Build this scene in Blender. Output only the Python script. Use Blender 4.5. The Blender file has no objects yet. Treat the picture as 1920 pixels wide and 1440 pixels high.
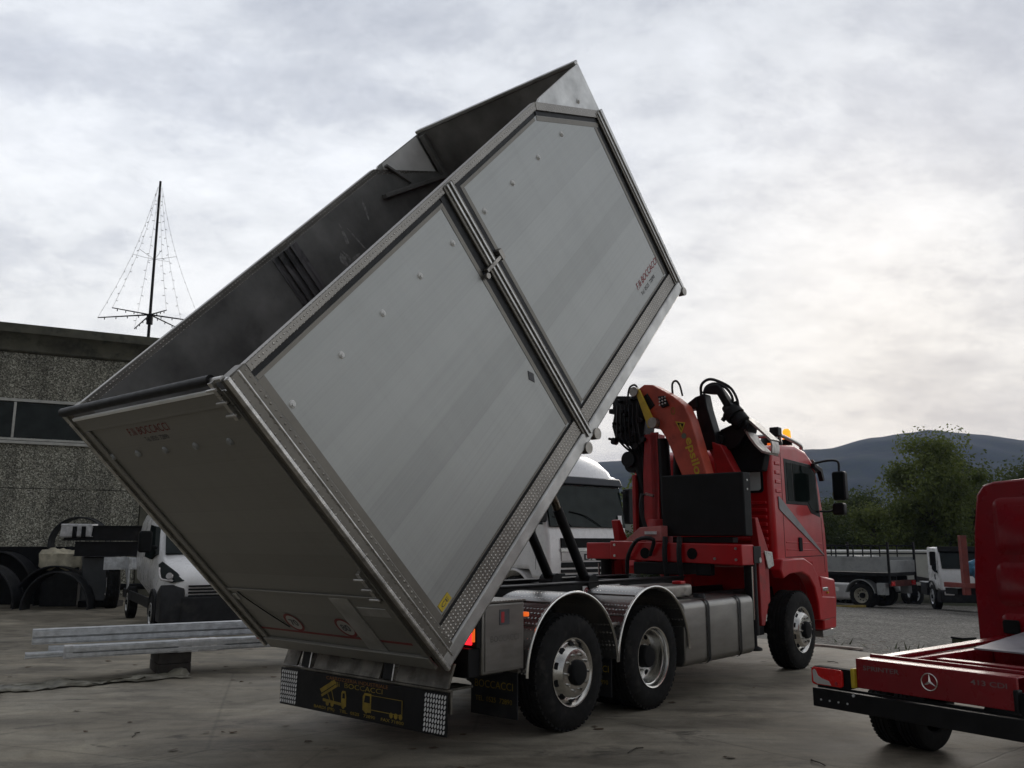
import bpy, bmesh, math, random
from math import sin, cos, pi, radians, atan2, sqrt
from mathutils import Vector, Matrix

scene = bpy.context.scene
COL = scene.collection
# ------------------------------------------------------------------ camera
PITCH, ROLL, FPX, CAMH = 0.1786, 0.0021, 1626.35, 1.7454
cam_d = bpy.data.cameras.new('camera')
cam = bpy.data.objects.new('camera', cam_d)
COL.objects.link(cam)
cam_d.sensor_width = 36.0
cam_d.lens = FPX / 1920 * 36.0
cam_d.clip_start = 0.05
cam_d.clip_end = 9000
_f = Vector((0, cos(PITCH), sin(PITCH)))
_r0 = Vector((1, 0, 0))
_u0 = _r0.cross(_f)
_r = cos(ROLL) * _r0 + sin(ROLL) * _u0
_u = -sin(ROLL) * _r0 + cos(ROLL) * _u0
cam.matrix_world = Matrix(((_r.x, _u.x, -_f.x, 0), (_r.y, _u.y, -_f.y, 0), (_r.z, _u.z, -_f.z, CAMH), (0, 0, 0, 1)))
scene.camera = cam

# ------------------------------------------------------------------ sky, sun, exposure
SUN_AZ, SUN_EL = radians(24), radians(17)          # azimuth measured from +Y towards +X
sund = Vector((sin(SUN_AZ) * cos(SUN_EL), cos(SUN_AZ) * cos(SUN_EL), sin(SUN_EL)))
scene.view_settings.view_transform = 'Standard'
scene.view_settings.look = 'None'
scene.view_settings.gamma = 1.0
scene.view_settings.exposure = 0.42
world = bpy.data.worlds.new('World')
scene.world = world
world.use_nodes = True


class NT:
    """tiny helper to write node trees"""
    def __init__(s, tree):
        s.t = tree
        s.n = tree.nodes
        s.l = tree.links

    def node(s, kind, **kw):
        n = s.n.new(kind)
        for k, v in kw.items():
            setattr(n, k, v)
        return n

    def put(s, sock, v):
        if hasattr(v, 'is_linked') or isinstance(v, bpy.types.NodeSocket):
            s.l.new(v, sock)
        else:
            if isinstance(v, (tuple, list)) and len(v) == 3 and sock.type == 'RGBA':
                v = (*v, 1)
            sock.default_value = v

    def math(s, op, a, b=0.0, c=None, clamp=False):
        n = s.node('ShaderNodeMath', operation=op, use_clamp=clamp)
        s.put(n.inputs[0], a)
        s.put(n.inputs[1], b)
        if c is not None:
            s.put(n.inputs[2], c)
        return n.outputs[0]

    def mix(s, fac, a, b, blend='MIX'):
        n = s.node('ShaderNodeMix', data_type='RGBA', blend_type=blend)
        s.put(n.inputs[0], fac)
        s.put(n.inputs[6], a)
        s.put(n.inputs[7], b)
        return n.outputs[2]

    def ramp(s, fac, stops, interp='LINEAR'):
        n = s.node('ShaderNodeValToRGB')
        r = n.color_ramp
        r.interpolation = interp
        while len(r.elements) > 1:
            r.elements.remove(r.elements[-1])
        for i, (p, c) in enumerate(stops):
            e = r.elements[0] if i == 0 else r.elements.new(p)
            e.position = p
            if isinstance(c, (int, float)):
                c = (c, c, c)
            e.color = (*c, 1)
        s.put(n.inputs[0], fac)
        return n.outputs[0]

    def noise(s, vec, scale, detail=4, rough=0.55, dist=0.0):
        n = s.node('ShaderNodeTexNoise')
        if vec is not None:
            s.put(n.inputs['Vector'], vec)
        n.inputs['Scale'].default_value = scale
        n.inputs['Detail'].default_value = detail
        n.inputs['Roughness'].default_value = rough
        n.inputs['Distortion'].default_value = dist
        return n.outputs['Fac']

    def mapping(s, vec, scale=(1, 1, 1), loc=(0, 0, 0), rot=(0, 0, 0)):
        n = s.node('ShaderNodeMapping')
        s.put(n.inputs[0], vec)
        n.inputs['Location'].default_value = loc
        n.inputs['Rotation'].default_value = rot
        n.inputs['Scale'].default_value = scale
        return n.outputs[0]


def build_sky():
    q = NT(world.node_tree)
    q.n.clear()
    out = q.node('ShaderNodeOutputWorld')
    bg = q.node('ShaderNodeBackground')
    bg.inputs['Strength'].default_value = 0.112
    sky = q.node('ShaderNodeTexSky', sky_type='NISHITA', sun_disc=False)
    sky.sun_elevation = SUN_EL
    sky.sun_rotation = SUN_AZ
    sky.air_density = 1.2
    sky.dust_density = 2.0
    tc = q.node('ShaderNodeTexCoord')
    d = tc.outputs['Generated']
    sep = q.node('ShaderNodeSeparateXYZ')
    q.put(sep.inputs[0], d)
    z = sep.outputs[2]
    zc = q.math('ADD', q.math('MAXIMUM', z, 0.0), 0.34)
    comb = q.node('ShaderNodeCombineXYZ')
    q.put(comb.inputs[0], q.math('DIVIDE', sep.outputs[0], zc))
    q.put(comb.inputs[1], q.math('DIVIDE', sep.outputs[1], zc))
    comb.inputs[2].default_value = 3.7
    pl = comb.outputs[0]
    big = q.noise(q.mapping(pl, loc=(0.35, 0.2, 0)), 1.25, 12, 0.64, 0.25)
    mid = q.noise(q.mapping(pl, scale=(1.0, 1.25, 1), loc=(2.3, 0.9, 0)), 3.6, 12, 0.66, 0.2)
    fine = q.noise(q.mapping(pl, scale=(1.0, 1.4, 1), loc=(5.3, 1.9, 0)), 9.5, 8, 0.62, 0.15)
    # elevation profile of the cloud deck (radiance, the sky shines through thinnest low in front)
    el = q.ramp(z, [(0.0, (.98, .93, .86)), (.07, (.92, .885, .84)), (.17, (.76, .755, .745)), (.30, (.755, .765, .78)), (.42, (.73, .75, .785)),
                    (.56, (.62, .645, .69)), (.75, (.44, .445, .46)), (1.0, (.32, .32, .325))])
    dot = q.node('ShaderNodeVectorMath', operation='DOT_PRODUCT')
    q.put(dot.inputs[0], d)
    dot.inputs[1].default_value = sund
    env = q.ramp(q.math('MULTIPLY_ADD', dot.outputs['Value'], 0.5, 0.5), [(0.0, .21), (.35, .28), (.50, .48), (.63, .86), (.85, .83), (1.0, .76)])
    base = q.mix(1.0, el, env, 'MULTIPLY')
    # lumps: darker undersides and bright thin places
    dens = q.math('ADD', q.math('MULTIPLY', big, 0.62), q.math('MULTIPLY', mid, 0.38))
    lum = q.ramp(dens, [(0.38, (1.20, 1.20, 1.195)), (.46, (1.14, 1.14, 1.14)), (.52, (1.03, 1.035, 1.04)), (.555, (.90, .91, .935)), (.60, (.79, .805, .845)), (.67, (.64, .66, .715))])
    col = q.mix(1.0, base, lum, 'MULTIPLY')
    fl = q.ramp(fine, [(.3, (1.07, 1.07, 1.07)), (.5, (1, 1, 1)), (.66, (.90, .905, .92))])
    col = q.mix(q.math('MULTIPLY', 0.8, 1.0), col, q.mix(1.0, col, fl, 'MULTIPLY'))
    col = q.mix(1.0, col, (10, 10, 10), 'MULTIPLY')
    cover = q.ramp(big, [(.30, .88), (.42, .97)])
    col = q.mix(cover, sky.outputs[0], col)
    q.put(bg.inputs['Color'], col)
    q.l.new(bg.outputs[0], out.inputs['Surface'])


build_sky()
sl = bpy.data.lights.new('sun', 'SUN')
sl.energy = 0.6
sl.angle = radians(25)
sl.color = (1.0, 0.93, 0.84)
so = bpy.data.objects.new('sun', sl)
COL.objects.link(so)
so.rotation_euler = (-sund).to_track_quat('-Z', 'Y').to_euler()

# ------------------------------------------------------------------ materials
MATS = {}


def pm(name, col, rough=0.5, metal=0.0, var=0.12, vscale=3.0, bump=0.0, bscale=40.0, spec=0.5, coat=0.0, stretch=None, rvar=0.12, dirt=None, emit=None, estr=0.0, detail=5):
    """procedural painted / metal / stone surface: colour mottling, roughness mottling, fine bump"""
    if name in MATS:
        return MATS[name]
    m = bpy.data.materials.new(name)
    m.use_nodes = True
    q = NT(m.node_tree)
    b = q.n['Principled BSDF']
    tc = q.node('ShaderNodeTexCoord').outputs['Object']
    v = q.mapping(tc, scale=stretch) if stretch else tc
    n = q.noise(v, vscale, detail)
    lo = tuple(max(0, c * (1 - var * 1.6)) for c in col)
    hi = tuple(min(1, c * (1 + var * 1.6)) for c in col)
    c = q.ramp(n, [(.28, lo), (.72, hi)])
    if dirt:
        n2 = q.noise(tc, dirt[0], 6, .65)
        c = q.mix(q.ramp(n2, [(dirt[1], 0.0), (dirt[1] + .12, dirt[3])]), c, dirt[2])
    q.put(b.inputs['Base Color'], c)
    n3 = q.noise(v, vscale * 2.3, 4)
    q.put(b.inputs['Roughness'], q.math('MULTIPLY_ADD', n3, rvar * 2, max(0.02, rough - rvar), clamp=True))
    b.inputs['Metallic'].default_value = metal
    b.inputs['Specular IOR Level'].default_value = spec * (.45 if max(col) < .03 and not metal else 1)
    if coat:
        b.inputs['Coat Weight'].default_value = coat
        b.inputs['Coat Roughness'].default_value = 0.12
    if bump:
        bn = q.node('ShaderNodeBump')
        bn.inputs['Strength'].default_value = bump
        bn.inputs['Distance'].default_value = 0.01
        q.put(bn.inputs['Height'], q.noise(v, bscale, 3))
        q.l.new(bn.outputs[0], b.inputs['Normal'])
    if emit:
        b.inputs['Emission Color'].default_value = (*emit, 1)
        b.inputs['Emission Strength'].default_value = estr
    MATS[name] = m
    return m


def plank_metal(name, col, step, axis, rough=0.42, metal=0.55, ofs=0.0):
    """extruded aluminium planks: a slightly different tone per plank, a fine line at each joint, brushed along the plank"""
    m = bpy.data.materials.new(name)
    m.use_nodes = True
    q = NT(m.node_tree)
    b = q.n['Principled BSDF']
    tc = q.node('ShaderNodeTexCoord').outputs['Object']
    sep = q.node('ShaderNodeSeparateXYZ')
    q.put(sep.inputs[0], tc)
    t = q.math('DIVIDE', q.math('ADD', sep.outputs[axis], ofs), step)
    fl = q.math('FLOOR', t)
    fr = q.math('FRACT', t)
    wn = q.node('ShaderNodeTexWhiteNoise', noise_dimensions='1D')
    q.put(wn.inputs['W'], fl)
    tone = q.math('MULTIPLY_ADD', wn.outputs['Value'], 0.13, 0.935)
    edge = q.ramp(fr, [(0.0, .93), (.02, .99), (.05, 1.0), (.5, 1.01), (.97, 1.0), (1.0, .95)])
    st = [14.0, 14.0, 14.0]
    for k in range(3):
        if k != axis and k != 1:
            st[k] = 0.5
    st[axis] = 60.0
    if axis == 2 and name.startswith('tailgate'):
        st = [1, 0.5, 60]
    br = q.noise(q.mapping(tc, scale=tuple(st)), 1.0, 3, .6)
    cl = q.noise(tc, 1.3, 5, .6)
    f = q.math('MULTIPLY', tone, q.math('MULTIPLY_ADD', br, 0.30, 0.85))
    f = q.math('MULTIPLY', f, q.math('MULTIPLY_ADD', cl, 0.16, 0.92))
    run = q.noise(q.mapping(tc, scale=(7, 7, .35)), 1.0, 6, .7)
    f = q.math('MULTIPLY', f, q.ramp(run, [(.30, .95), (.48, 1.0), (.7, 1.01)]))
    c = q.mix(1.0, q.mix(1.0, col, edge, 'MULTIPLY'), f, 'MULTIPLY')
    q.put(b.inputs['Base Color'], c)
    q.put(b.inputs['Roughness'], q.math('MULTIPLY_ADD', br, 0.2, rough - .1))
    b.inputs['Metallic'].default_value = metal
    bn = q.node('ShaderNodeBump')
    bn.inputs['Strength'].default_value = 0.25
    bn.inputs['Distance'].default_value = 0.004
    q.put(bn.inputs['Height'], q.math('ADD', edge, q.math('MULTIPLY', br, .12)))
    q.l.new(bn.outputs[0], b.inputs['Normal'])
    return m


def tread_metal(name, col, scale=18.0, rough=0.33):
    """chequer plate: small raised lozenges"""
    m = bpy.data.materials.new(name)
    m.use_nodes = True
    q = NT(m.node_tree)
    b = q.n['Principled BSDF']
    tc = q.node('ShaderNodeTexCoord').outputs['Object']
    v = q.node('ShaderNodeTexVoronoi', feature='F1', distance='MANHATTAN')
    q.put(v.inputs['Vector'], tc)
    v.inputs['Scale'].default_value = scale
    v.inputs['Randomness'].default_value = 0.12
    h = q.ramp(v.outputs['Distance'], [(.18, 1.0), (.42, 0.0)])
    n = q.noise(tc, 2.2, 6, .65)
    c = q.mix(h, tuple(x * .42 for x in col), col)
    c = q.mix(1.0, c, q.ramp(n, [(.3, .72), (.7, 1.1)]), 'MULTIPLY')
    q.put(b.inputs['Base Color'], c)
    b.inputs['Metallic'].default_value = 0.8
    q.put(b.inputs['Roughness'], q.math('MULTIPLY_ADD', n, .25, rough - .1))
    bn = q.node('ShaderNodeBump')
    bn.inputs['Strength'].default_value = 0.6
    bn.inputs['Distance'].default_value = 0.01
    q.put(bn.inputs['Height'], h)
    q.l.new(bn.outputs[0], b.inputs['Normal'])
    return m


def glass(name, col=(.012, .016, .016), rough=.04, refl=.022):
    m = bpy.data.materials.new(name)
    m.use_nodes = True
    q = NT(m.node_tree)
    q.n.remove(q.n['Principled BSDF'])
    tc = q.node('ShaderNodeTexCoord').outputs['Object']
    n = q.noise(tc, 3.0, 4)
    df = q.node('ShaderNodeBsdfDiffuse')
    q.put(df.inputs[0], q.ramp(n, [(.3, tuple(c * .7 for c in col)), (.7, tuple(c * 1.3 for c in col))]))
    gl = q.node('ShaderNodeBsdfGlossy')
    gl.inputs['Color'].default_value = (.8, .85, .84, 1)
    q.put(gl.inputs['Roughness'], q.math('MULTIPLY_ADD', n, .05, rough))
    ms = q.node('ShaderNodeMixShader')
    q.put(ms.inputs[0], q.math('MULTIPLY_ADD', n, .02, refl - .01))
    q.l.new(df.outputs[0], ms.inputs[1])
    q.l.new(gl.outputs[0], ms.inputs[2])
    q.l.new(ms.outputs[0], q.n['Material Output'].inputs['Surface'])
    return m


def concrete_mat():
    m = bpy.data.materials.new('yard_concrete')
    m.use_nodes = True
    q = NT(m.node_tree)
    b = q.n['Principled BSDF']
    tc = q.node('ShaderNodeTexCoord').outputs['Object']
    big = q.noise(tc, 0.33, 7, .62, .6)
    mid = q.noise(q.mapping(tc, rot=(0, 0, .62), scale=(.55, 2.0, 1)), 1.0, 8, .66, .4)
    fine = q.noise(tc, 55, 4, .7)
    grit = q.noise(tc, 240, 2, .6)
    c = q.ramp(big, [(.3, (.150, .132, .100)), (.5, (.235, .212, .167)), (.7, (.33, .305, .250))])
    c = q.mix(.95, c, q.ramp(mid, [(.34, (.45, .44, .42)), (.5, (.92, .92, .92)), (.68, (1.3, 1.29, 1.27))]), 'MULTIPLY')
    c = q.mix(.8, c, q.ramp(fine, [(.3, .80), (.7, 1.18)]), 'MULTIPLY')
    c = q.mix(.7, c, q.ramp(grit, [(.3, .72), (.7, 1.28)]), 'MULTIPLY')
    blot = q.noise(q.mapping(tc, loc=(11, 4, 0)), 2.1, 9, .72, .9)
    c = q.mix(.9, c, q.ramp(blot, [(.34, (.72, .70, .67)), (.48, (.98, .98, .98)), (.6, (1.12, 1.12, 1.11)), (.7, (1.35, 1.34, 1.32))]), 'MULTIPLY')
    # oil and tyre stains with ragged outlines
    st = q.noise(q.mapping(tc, rot=(0, 0, .62), scale=(.8, 1.6, 1), loc=(3, 7, 0)), 1.3, 8, .7, .8)
    c = q.mix(q.ramp(st, [(.57, 0.0), (.68, .8)]), c, (.030, .027, .022))
    # slab joints
    sep = q.node('ShaderNodeSeparateXYZ')
    q.put(sep.inputs[0], q.mapping(tc, rot=(0, 0, .86), loc=(.9, 1.1, 0)))
    w = q.math('MULTIPLY', q.noise(tc, 2.0, 5, .7), .05)
    jx = q.math('ABSOLUTE', q.math('SUBTRACT', q.math('FRACT', q.math('DIVIDE', q.math('ADD', sep.outputs[0], w), 4.4)), .5))
    jy = q.math('ABSOLUTE', q.math('SUBTRACT', q.math('FRACT', q.math('DIVIDE', q.math('ADD', sep.outputs[1], w), 5.2)), .5))
    j = q.math('MINIMUM', q.ramp(jx, [(.0, 0.0), (.0028, 1.0)]), q.ramp(jy, [(.0, 0.0), (.0028, 1.0)]))
    c = q.mix(q.math('MULTIPLY', q.math('SUBTRACT', 1.0, j), .38), c, (.04, .037, .03))
    vor = q.node('ShaderNodeTexVoronoi', feature='DISTANCE_TO_EDGE')
    q.put(vor.inputs['Vector'], q.mix(.12, tc, q.node('ShaderNodeTexNoise').outputs['Color']))
    vor.inputs['Scale'].default_value = 0.23
    c = q.mix(q.math('MULTIPLY', q.ramp(vor.outputs['Distance'], [(.0, 1.0), (.003, 0.0)]), .3), c, (.04, .036, .03))
    q.put(b.inputs['Base Color'], c)
    q.put(b.inputs['Roughness'], q.ramp(mid, [(.3, .62), (.7, .85)]))
    b.inputs['Specular IOR Level'].default_value = .35
    bn = q.node('ShaderNodeBump')
    bn.inputs['Strength'].default_value = .5
    bn.inputs['Distance'].default_value = .006
    q.put(bn.inputs['Height'], q.math('ADD', q.math('MULTIPLY', fine, .5), q.math('ADD', q.math('MULTIPLY', grit, .35), q.math('MULTIPLY', j, 1.0))))
    q.l.new(bn.outputs[0], b.inputs['Normal'])
    return m


def gravel_mat():
    m = bpy.data.materials.new('gravel')
    m.use_nodes = True
    q = NT(m.node_tree)
    b = q.n['Principled BSDF']
    tc = q.node('ShaderNodeTexCoord').outputs['Object']
    v = q.node('ShaderNodeTexVoronoi', feature='F1')
    q.put(v.inputs['Vector'], tc)
    v.inputs['Scale'].default_value = 26
    sepc = q.node('ShaderNodeSeparateColor')
    q.put(sepc.inputs[0], v.outputs['Color'])
    c = q.ramp(sepc.outputs[0], [(0, (.09, .085, .075)), (.5, (.20, .19, .17)), (.9, (.32, .31, .28)), (1, (.52, .5, .46))])
    big = q.noise(tc, .5, 6, .65)
    c = q.mix(.9, c, q.ramp(big, [(.3, .62), (.7, 1.15)]), 'MULTIPLY')
    lit = q.noise(tc, 2.4, 7, .72)
    c = q.mix(q.ramp(lit, [(.60, 0), (.68, .8)]), c, (.06, .043, .026))
    q.put(b.inputs['Base Color'], c)
    b.inputs['Roughness'].default_value = .92
    b.inputs['Specular IOR Level'].default_value = .2
    bn = q.node('ShaderNodeBump')
    bn.inputs['Strength'].default_value = 1.0
    bn.inputs['Distance'].default_value = .03
    q.put(bn.inputs['Height'], q.math('SUBTRACT', 1.0, v.outputs['Distance']))
    q.l.new(bn.outputs[0], b.inputs['Normal'])
    return m


def aggregate_mat():
    m = bpy.data.materials.new('exposed_aggregate')
    m.use_nodes = True
    q = NT(m.node_tree)
    b = q.n['Principled BSDF']
    tc = q.node('ShaderNodeTexCoord').outputs['Object']
    v = q.node('ShaderNodeTexVoronoi', feature='F1')
    q.put(v.inputs['Vector'], tc)
    v.inputs['Scale'].default_value = 34
    sepc = q.node('ShaderNodeSeparateColor')
    q.put(sepc.inputs[0], v.outputs['Color'])
    c = q.ramp(sepc.outputs[0], [(0, (.06, .058, .045)), (.35, (.16, .157, .125)), (.75, (.30, .293, .24)), (1, (.55, .54, .46))])
    big = q.noise(tc, .6, 6, .65)
    stk = q.noise(q.mapping(tc, scale=(3, 3, .25)), .8, 6, .7)
    c = q.mix(.9, c, q.ramp(big, [(.3, .72), (.7, 1.16)]), 'MULTIPLY')
    c = q.mix(.9, c, q.ramp(stk, [(.35, .55), (.6, 1.1)]), 'MULTIPLY')
    q.put(b.inputs['Base Color'], c)
    b.inputs['Roughness'].default_value = .9
    bn = q.node('ShaderNodeBump')
    bn.inputs['Strength'].default_value = .8
    bn.inputs['Distance'].default_value = .02
    q.put(bn.inputs['Height'], v.outputs['Distance'])
    q.l.new(bn.outputs[0], b.inputs['Normal'])
    return m


def leaf_mat(name, lo, hi):
    m = bpy.data.materials.new(name)
    m.use_nodes = True
    q = NT(m.node_tree)
    b = q.n['Principled BSDF']
    at = q.node('ShaderNodeAttribute', attribute_name='tone')
    q.put(b.inputs['Base Color'], q.ramp(at.outputs['Fac'], [(0, lo), (1, hi)]))
    b.inputs['Roughness'].default_value = .6
    b.inputs['Specular IOR Level'].default_value = .3
    tr = q.node('ShaderNodeBsdfTranslucent')
    q.put(tr.inputs[0], q.ramp(at.outputs['Fac'], [(0, tuple(x * 1.1 for x in lo)), (1, tuple(x * 1.3 for x in hi))]))
    ms = q.node('ShaderNodeMixShader')
    ms.inputs[0].default_value = .42
    q.l.new(b.outputs[0], ms.inputs[1])
    q.l.new(tr.outputs[0], ms.inputs[2])
    q.l.new(ms.outputs[0], q.n['Material Output'].inputs['Surface'])
    return m


ALU_SIDE = plank_metal('side_planks', (.345, .355, .345), .30, 2, ofs=.05)
ALU_TAIL = plank_metal('tailgate_planks', (.25, .243, .222), .25, 2, rough=.5)
ALU = pm('aluminium', (.47, .47, .455), .38, .85, .18, 4, .15, 60, stretch=(1, 1, 1))
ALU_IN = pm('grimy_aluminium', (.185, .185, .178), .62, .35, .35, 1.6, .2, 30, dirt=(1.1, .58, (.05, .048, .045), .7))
TREAD = tread_metal('chequer_plate', (.60, .57, .52), 26)
TREAD_D = tread_metal('chequer_plate_dull', (.44, .415, .365), 17, .4)
PATTERN = tread_metal('patterned_guard_steel', (.68, .66, .63), 24, .2)
STEEL = pm('stainless', (.50, .49, .47), .32, .95, .22, 5, .2, 30, stretch=(1, 1, 3), rvar=.16)
STEEL_D = pm('dull_stainless', (.30, .285, .26), .42, .9, .25, 6, .2, 40, dirt=(5, .52, (.12, .11, .1), .6))
STAINED = pm('stained_steel', (.17, .158, .135), .5, .55, .3, 5, .2, 40, dirt=(4, .5, (.06, .055, .045), .7))
CHROME = pm('polished_rim', (.66, .65, .62), .23, 1.0, .1, 6, .0, 40, rvar=.06)
GALV = pm('galvanised', (.58, .60, .62), .40, .45, .18, 9, .12, 40)
RED = pm('red_paint', (.47, .006, .010), .34, 0, .12, 2.2, .03, 60, spec=.35, coat=.25, dirt=(2.2, .6, (.16, .02, .018), .5))
RED_D = pm('dull_red_paint', (.36, .010, .012), .5, 0, .2, 3, .06, 60, dirt=(3, .56, (.10, .018, .015), .6))
ORANGE = pm('faded_crane_red', (.46, .075, .042), .48, 0, .18, 4, .06, 60, dirt=(4.5, .58, (.16, .03, .02), .6))
SPRED = pm('deep_red_paint', (.21, .002, .008), .28, 0, .10, 2.2, .03, 60, spec=.35, coat=.3, dirt=(3.2, .62, (.13, .012, .014), .5))
BLACK = pm('black_paint', (.007, .007, .008), .5, 0, .3, 5, .06, 60, dirt=(3, .6, (.03, .028, .025), .5))
BLACK_M = pm('matt_black', (.005, .0055, .006), .75, 0, .3, 5, .1, 60)
PLASTIC = pm('black_plastic', (.022, .023, .025), .48, 0, .22, 6, .12, 90, dirt=(3, .55, (.05, .048, .043), .5))
TANKBLK = pm('satin_black', (.010, .0115, .012), .65, 0, .2, 3, .05, 80)
RUBBER = pm('tyre_rubber', (.009, .009, .009), .8, 0, .3, 9, .25, 70, dirt=(6, .55, (.04, .037, .032), .5))
WHITE = pm('white_paint', (.80, .80, .80), .28, 0, .06, 2, .02, 60, coat=.5, dirt=(2.4, .62, (.45, .44, .42), .4))
WHITE_M = pm('white_matt', (.78, .78, .76), .6, 0, .08, 4)
YELLOW = pm('yellow_paint', (.55, .40, .025), .5, 0, .15, 6, dirt=(6, .56, (.25, .17, .03), .6))
INK_Y = pm('yellow_lettering', (.24, .165, .010), .6, 0, .25, 9)
INK_R = pm('red_lettering', (.34, .02, .025), .6, 0, .15, 9)
INK_K = pm('dark_lettering', (.06, .06, .065), .6, 0, .2, 9)
INK_S = pm('silver_lettering', (.19, .15, .155), .4, .5, .2, 9)
INK_W = pm('white_lettering', (.7, .7, .7), .6, 0, .1, 9)
INK_E = pm('embossed_lettering', (.18, .17, .16), .5, .7, .2, 9)
GLASS = glass('dark_glass')
GLASS_L = glass('cab_glass', (.007, .011, .010), .03)
TANK_S = pm('brushed_tank_steel', (.27, .262, .245), .38, .9, .10, 2.2, .06, 60, stretch=(1, 4, 4), rvar=.08, dirt=(1.6, .6, (.16, .15, .13), .4))
LENS_R = pm('red_lens', (.58, .010, .010), .25, 0, .1, 9, coat=.15)
LENS_W = pm('clear_lens', (.5, .48, .47), .15, 0, .1, 9, coat=.8)
LAMP_ON = pm('lit_red_lamp', (.7, .01, .01), .3, 0, .05, 9, emit=(1.0, .012, .02), estr=2.2)
LAMP_ON2 = pm('lit_orange_lamp', (.7, .12, .01), .3, 0, .05, 9, emit=(1.0, .16, .02), estr=.5)
BEACON = pm('amber_beacon', (.7, .2, .01), .2, 0, .05, 9, emit=(1.0, .27, .015), estr=1.3)
AMBER = pm('amber_lens', (.5, .25, .01), .25, 0, .1, 9, coat=.5)
FOIL = pm('wrapping_film', (.55, .55, .56), .4, 0, .2, 8, .5, 14)
CREAM = pm('cream_sheet', (.50, .46, .35), .7, 0, .2, 6, .3, 12)
WOOD = pm('weathered_wood', (.16, .115, .075), .8, 0, .3, 8, .3, 30, stretch=(1, 6, 6))
CARD = pm('card_scrap', (.33, .30, .24), .8, 0, .25, 9, .3, 20)
CONC = pm('precast_concrete', (.085, .083, .062), .85, 0, .25, 1.6, .3, 20, dirt=(1.8, .5, (.03, .03, .024), .7))
WINFR = pm('window_frame', (.42, .42, .39), .5, .3, .12, 6)
BARK = pm('bark', (.05, .042, .032), .9, 0, .3, 8, .5, 20, stretch=(1, 1, .3))
PALE = pm('pale_trailer_side', (.40, .40, .36), .6, 0, .12, 1.2, dirt=(1.2, .55, (.24, .23, .2), .5))
BLUE = pm('blue_plastic_sheet', (.10, .30, .48), .4, 0, .25, 6, .6, 8)
RUSTRED = pm('rust_red_paint', (.17, .022, .015), .6, 0, .25, 5, dirt=(5, .55, (.10, .03, .02), .6))
GREYP = pm('grey_paint', (.30, .31, .31), .55, .1, .15, 3, dirt=(3, .55, (.15, .14, .13), .5))
STRIPE = pm('grey_stripe_film', (.22, .22, .23), .4, .3, .12, 5)

# ------------------------------------------------------------------ mesh helpers


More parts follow.
